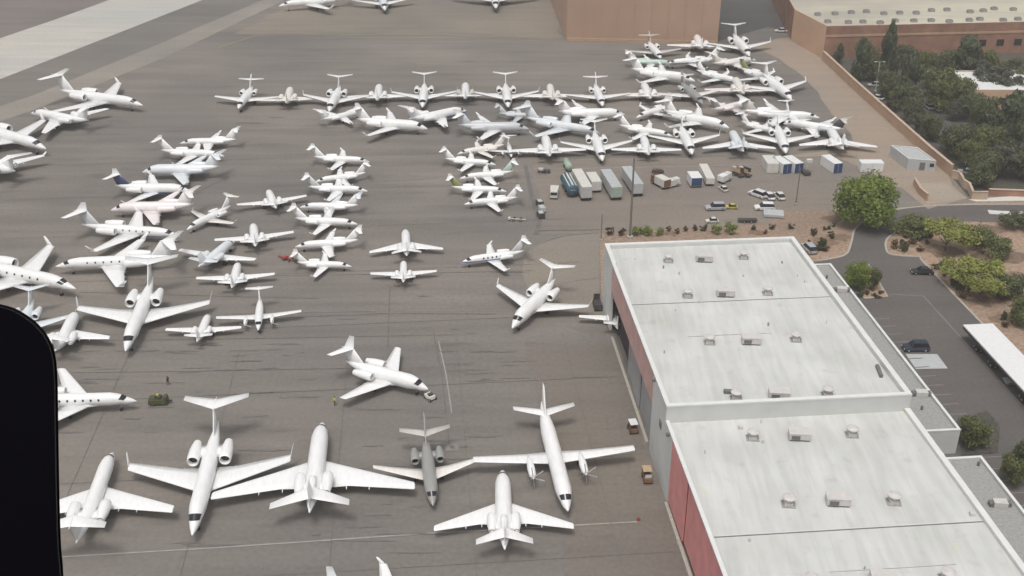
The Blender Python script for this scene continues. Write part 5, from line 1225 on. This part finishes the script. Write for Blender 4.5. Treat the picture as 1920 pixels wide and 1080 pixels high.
# people: one skinned body each
def person(label, p, rz, top_m, h=1.78, stride=.18):
    t = thing('person', label, 'person', (p.x, p.y, 0.03), rz)
    J = {'pel': (0, 0, .95), 'spn': (0, .01, 1.18), 'chs': (0, .0, 1.38), 'nck': (0, .0, 1.5), 'hed': (0, .02, 1.62), 'top': (0, .02, 1.74),
         'hl': (-.1, 0, .9), 'kl': (-.11, stride, .5), 'al': (-.11, stride * .9, .08), 'tl': (-.11, stride * .9 + .17, .04), 'hr': (.1, 0, .9), 'kr': (.11, -stride * .2, .5), 'ar': (.11, -stride, .09), 'tr': (.11, -stride + .17, .04),
         'sl': (-.2, 0, 1.42), 'el': (-.27, -.06, 1.14), 'wl': (-.25, .06, .90), 'fl': (-.24, .1, .80), 'sr': (.2, 0, 1.42), 'er': (.27, .04, 1.14), 'wr': (.25, .16, .92), 'fr': (.24, .2, .83)}
    E_ = [('pel', 'spn'), ('spn', 'chs'), ('chs', 'nck'), ('nck', 'hed'), ('hed', 'top'), ('pel', 'hl'), ('hl', 'kl'), ('kl', 'al'), ('al', 'tl'), ('pel', 'hr'), ('hr', 'kr'), ('kr', 'ar'), ('ar', 'tr'), ('chs', 'sl'), ('sl', 'el'), ('el', 'wl'), ('wl', 'fl'), ('chs', 'sr'), ('sr', 'er'), ('er', 'wr'), ('wr', 'fr')]
    rad = dict(pel=.15, spn=.14, chs=.16, nck=.06, hed=.1, top=.07, hl=.1, kl=.065, al=.045, tl=.04, hr=.1, kr=.065, ar=.045, tr=.04, sl=.07, el=.05, wl=.035, fl=.04, sr=.07, er=.05, wr=.035, fr=.04)
    ks = list(J); me = bpy.data.meshes.new('person_body'); s = h / 1.8; me.from_pydata([tuple(c * s for c in J[k]) for k in ks], [(ks.index(a), ks.index(b)) for a, b in E_], [])
    o = bpy.data.objects.new('body', me); link(o); o.parent = t
    md = o.modifiers.new('skin', 'SKIN'); me.skin_vertices.new() if not me.skin_vertices else None
    for i, k in enumerate(ks):
        sv = me.skin_vertices[0].data[i]; sv.radius = (rad[k] * s, rad[k] * s); sv.use_root = (k == 'pel')
    o.modifiers.new('smooth', 'SUBSURF').levels = 1
    m, nt, b = node_mat('clothing_' + top_m); tc = nt.nodes.new('ShaderNodeTexCoord'); sx = nt.nodes.new('ShaderNodeSeparateXYZ'); nt.links.new(tc.outputs['Object'], sx.inputs[0])
    r = nt.nodes.new('ShaderNodeValToRGB'); r.color_ramp.interpolation = 'CONSTANT'; e = r.color_ramp.elements
    tcol = {'vest': (.62, .55, .08, 1), 'jacket': (.12, .05, .045, 1)}[top_m]
    e[0].position = 0; e[0].color = (.03, .032, .045, 1); e[1].position = .52; e[1].color = tcol
    k1 = e.new(.815); k1.color = (.42, .25, .18, 1)
    dv = nt.nodes.new('ShaderNodeMath'); dv.operation = 'DIVIDE'; dv.inputs[1].default_value = 1.84; nt.links.new(sx.outputs[2], dv.inputs[0]); nt.links.new(dv.outputs[0], r.inputs[0]); nt.links.new(r.outputs[0], b.inputs['Base Color']); b.inputs['Roughness'].default_value = .85
    me.materials.append(m)
    mb = MB(); mb.lathe([(1.62 * s, .105 * s), (1.70 * s, .118 * s), (1.78 * s, .09 * s), (1.82 * s, .02)], 12, 'z', (0, -.01, 0)); mb.obj('hair', M['hair'], t, True)
    return t
person('person in a yellow vest standing below the lone T-tailed jet wing', P(628, 760), R(150), 'vest')
person('person in dark clothes walking above the olive tow tractor', P(316, 722), R(60), 'jacket')
# poles
def pole(label, x, y, h, r, m, arms=0, group=None):
    p = P(x, y); t = thing('light_pole', label, 'light pole', p, 0, group); mb = MB(); mb.tube((0, 0, 0), (0, 0, h), r, r * .7, 10); mb.obj('pole', m, t)
    mb = MB(); mb.lathe([(0, r * 2.6), (.5, r * 2.6), (.55, r * 1.2)], 10, 'z'); mb.obj('footing', M['curb'], t)
    for s in ((-1, 1) if arms else ()):
        mb = MB(); mb.box((s * .7, 0, h + .05), (1.2, .12, .1)); a = mb.obj('arm', m, t); mb = MB(); mb.box((s * 1.3, 0, h + .0), (.7, .4, .16)); mb.obj('lamp_head', M['unit'], a)
    return t
pole('tall dark pole rising in front of the silver trailer behind the hangar', 1181, 446, 19.0, .28, M['steel_pole'])
pole('dark pole right of the containers at the red ground', 1492, 385, 9.5, .16, M['steel_pole'])
pole('thin short pole at the left back corner of the hangar', 1127, 452, 6.5, .14, M['steel_pole'])
pole('pale double armed street light among the grove trees', 1641, 172, 9.5, .2, M['pale_pole'], 1)
pole('thin pale street light in the lower grove', 1850, 268, 8, .14, M['pale_pole'], 1)
for k in range(6):
    p = P(1816, 625); q = B(cv0 + 3.1, cu - 4.5 - k * 5.6)
    car(('dark', 'grey', 'pale')[k % 3] + ' car under the white carport roof, ' + ('nearest its far end', 'second from its far end', 'third from its far end', 'fourth from its far end', 'fifth from its far end', 'nearest the bottom of the frame')[k], q, R(85), M[('car_black', 'car_blue', 'car_silver')[k % 3]], 'cars under the carport')
# ============================================================ THE WINDOW PILLAR OF THE AIRCRAFT THE PHOTO WAS TAKEN FROM
def near(x, y, d):
    a = (x - 960) / FPX; b = (540 - y) / FPX
    return Vector((a * d, (CT + b * ST) * d, CAMH + (-ST + b * CT) * d))
pil = smooth_line([Vector(q).to_3d() for q in ((-260, 560), (-60, 568), (10, 577), (48, 595), (78, 622), (96, 655), (103, 700), (105, 800), (107, 920), (110, 1020), (116, 1120), (124, 1500))], 6)
pil = [(v.x, v.y) for v in pil] + [(-900, 1500), (-900, 560)]
fr = thing('window_frame', 'black rounded cabin window frame filling the lower left corner', 'window frame', near(-100, 900, .6))
O = fr.location.copy(); rings = []
for d, g in ((.60, 0), (.585, 3), (.56, 6), (.50, 6), (.49, 3)):
    rings.append([near(x - (g * .8), y + (g * .5), d) - O for x, y in pil])
n = len(pil); vs = [v for r_ in rings for v in r_]; fs = [(k * n + i, k * n + (i + 1) % n, (k + 1) * n + (i + 1) % n, (k + 1) * n + i) for k in range(4) for i in range(n)]
fs += [tuple(range(n)), tuple(range(4 * n, 5 * n))]
mb = MB(); mb.add(vs, fs); mb.obj('frame', M['frame'], fr)
seal = [near(x + .5, y - .4, .605) - O for x, y in pil[:-2]]
mb = MB()
for i in range(len(seal) - 1): mb.tube(seal[i], seal[i + 1], .0012, .0012, 6, False)
mb.obj('rubber_seal', M['frame'], fr)
# ============================================================ HAZE
hm = bpy.data.materials.new('thin_haze'); hm.use_nodes = True; nt = hm.node_tree; nt.nodes.clear()
pv = nt.nodes.new('ShaderNodeVolumePrincipled'); pv.inputs['Color'].default_value = (1.0, 0.97, 0.92, 1); pv.inputs['Density'].default_value = 0.00045; pv.inputs['Anisotropy'].default_value = 0.2
ho = nt.nodes.new('ShaderNodeOutputMaterial'); nt.links.new(pv.outputs[0], ho.inputs['Volume'])
mb = MB(); mb.box((0, 1750, 55), (3700, 3600, 112)); hz = mb.obj('haze', hm); hz['kind'] = 'stuff'
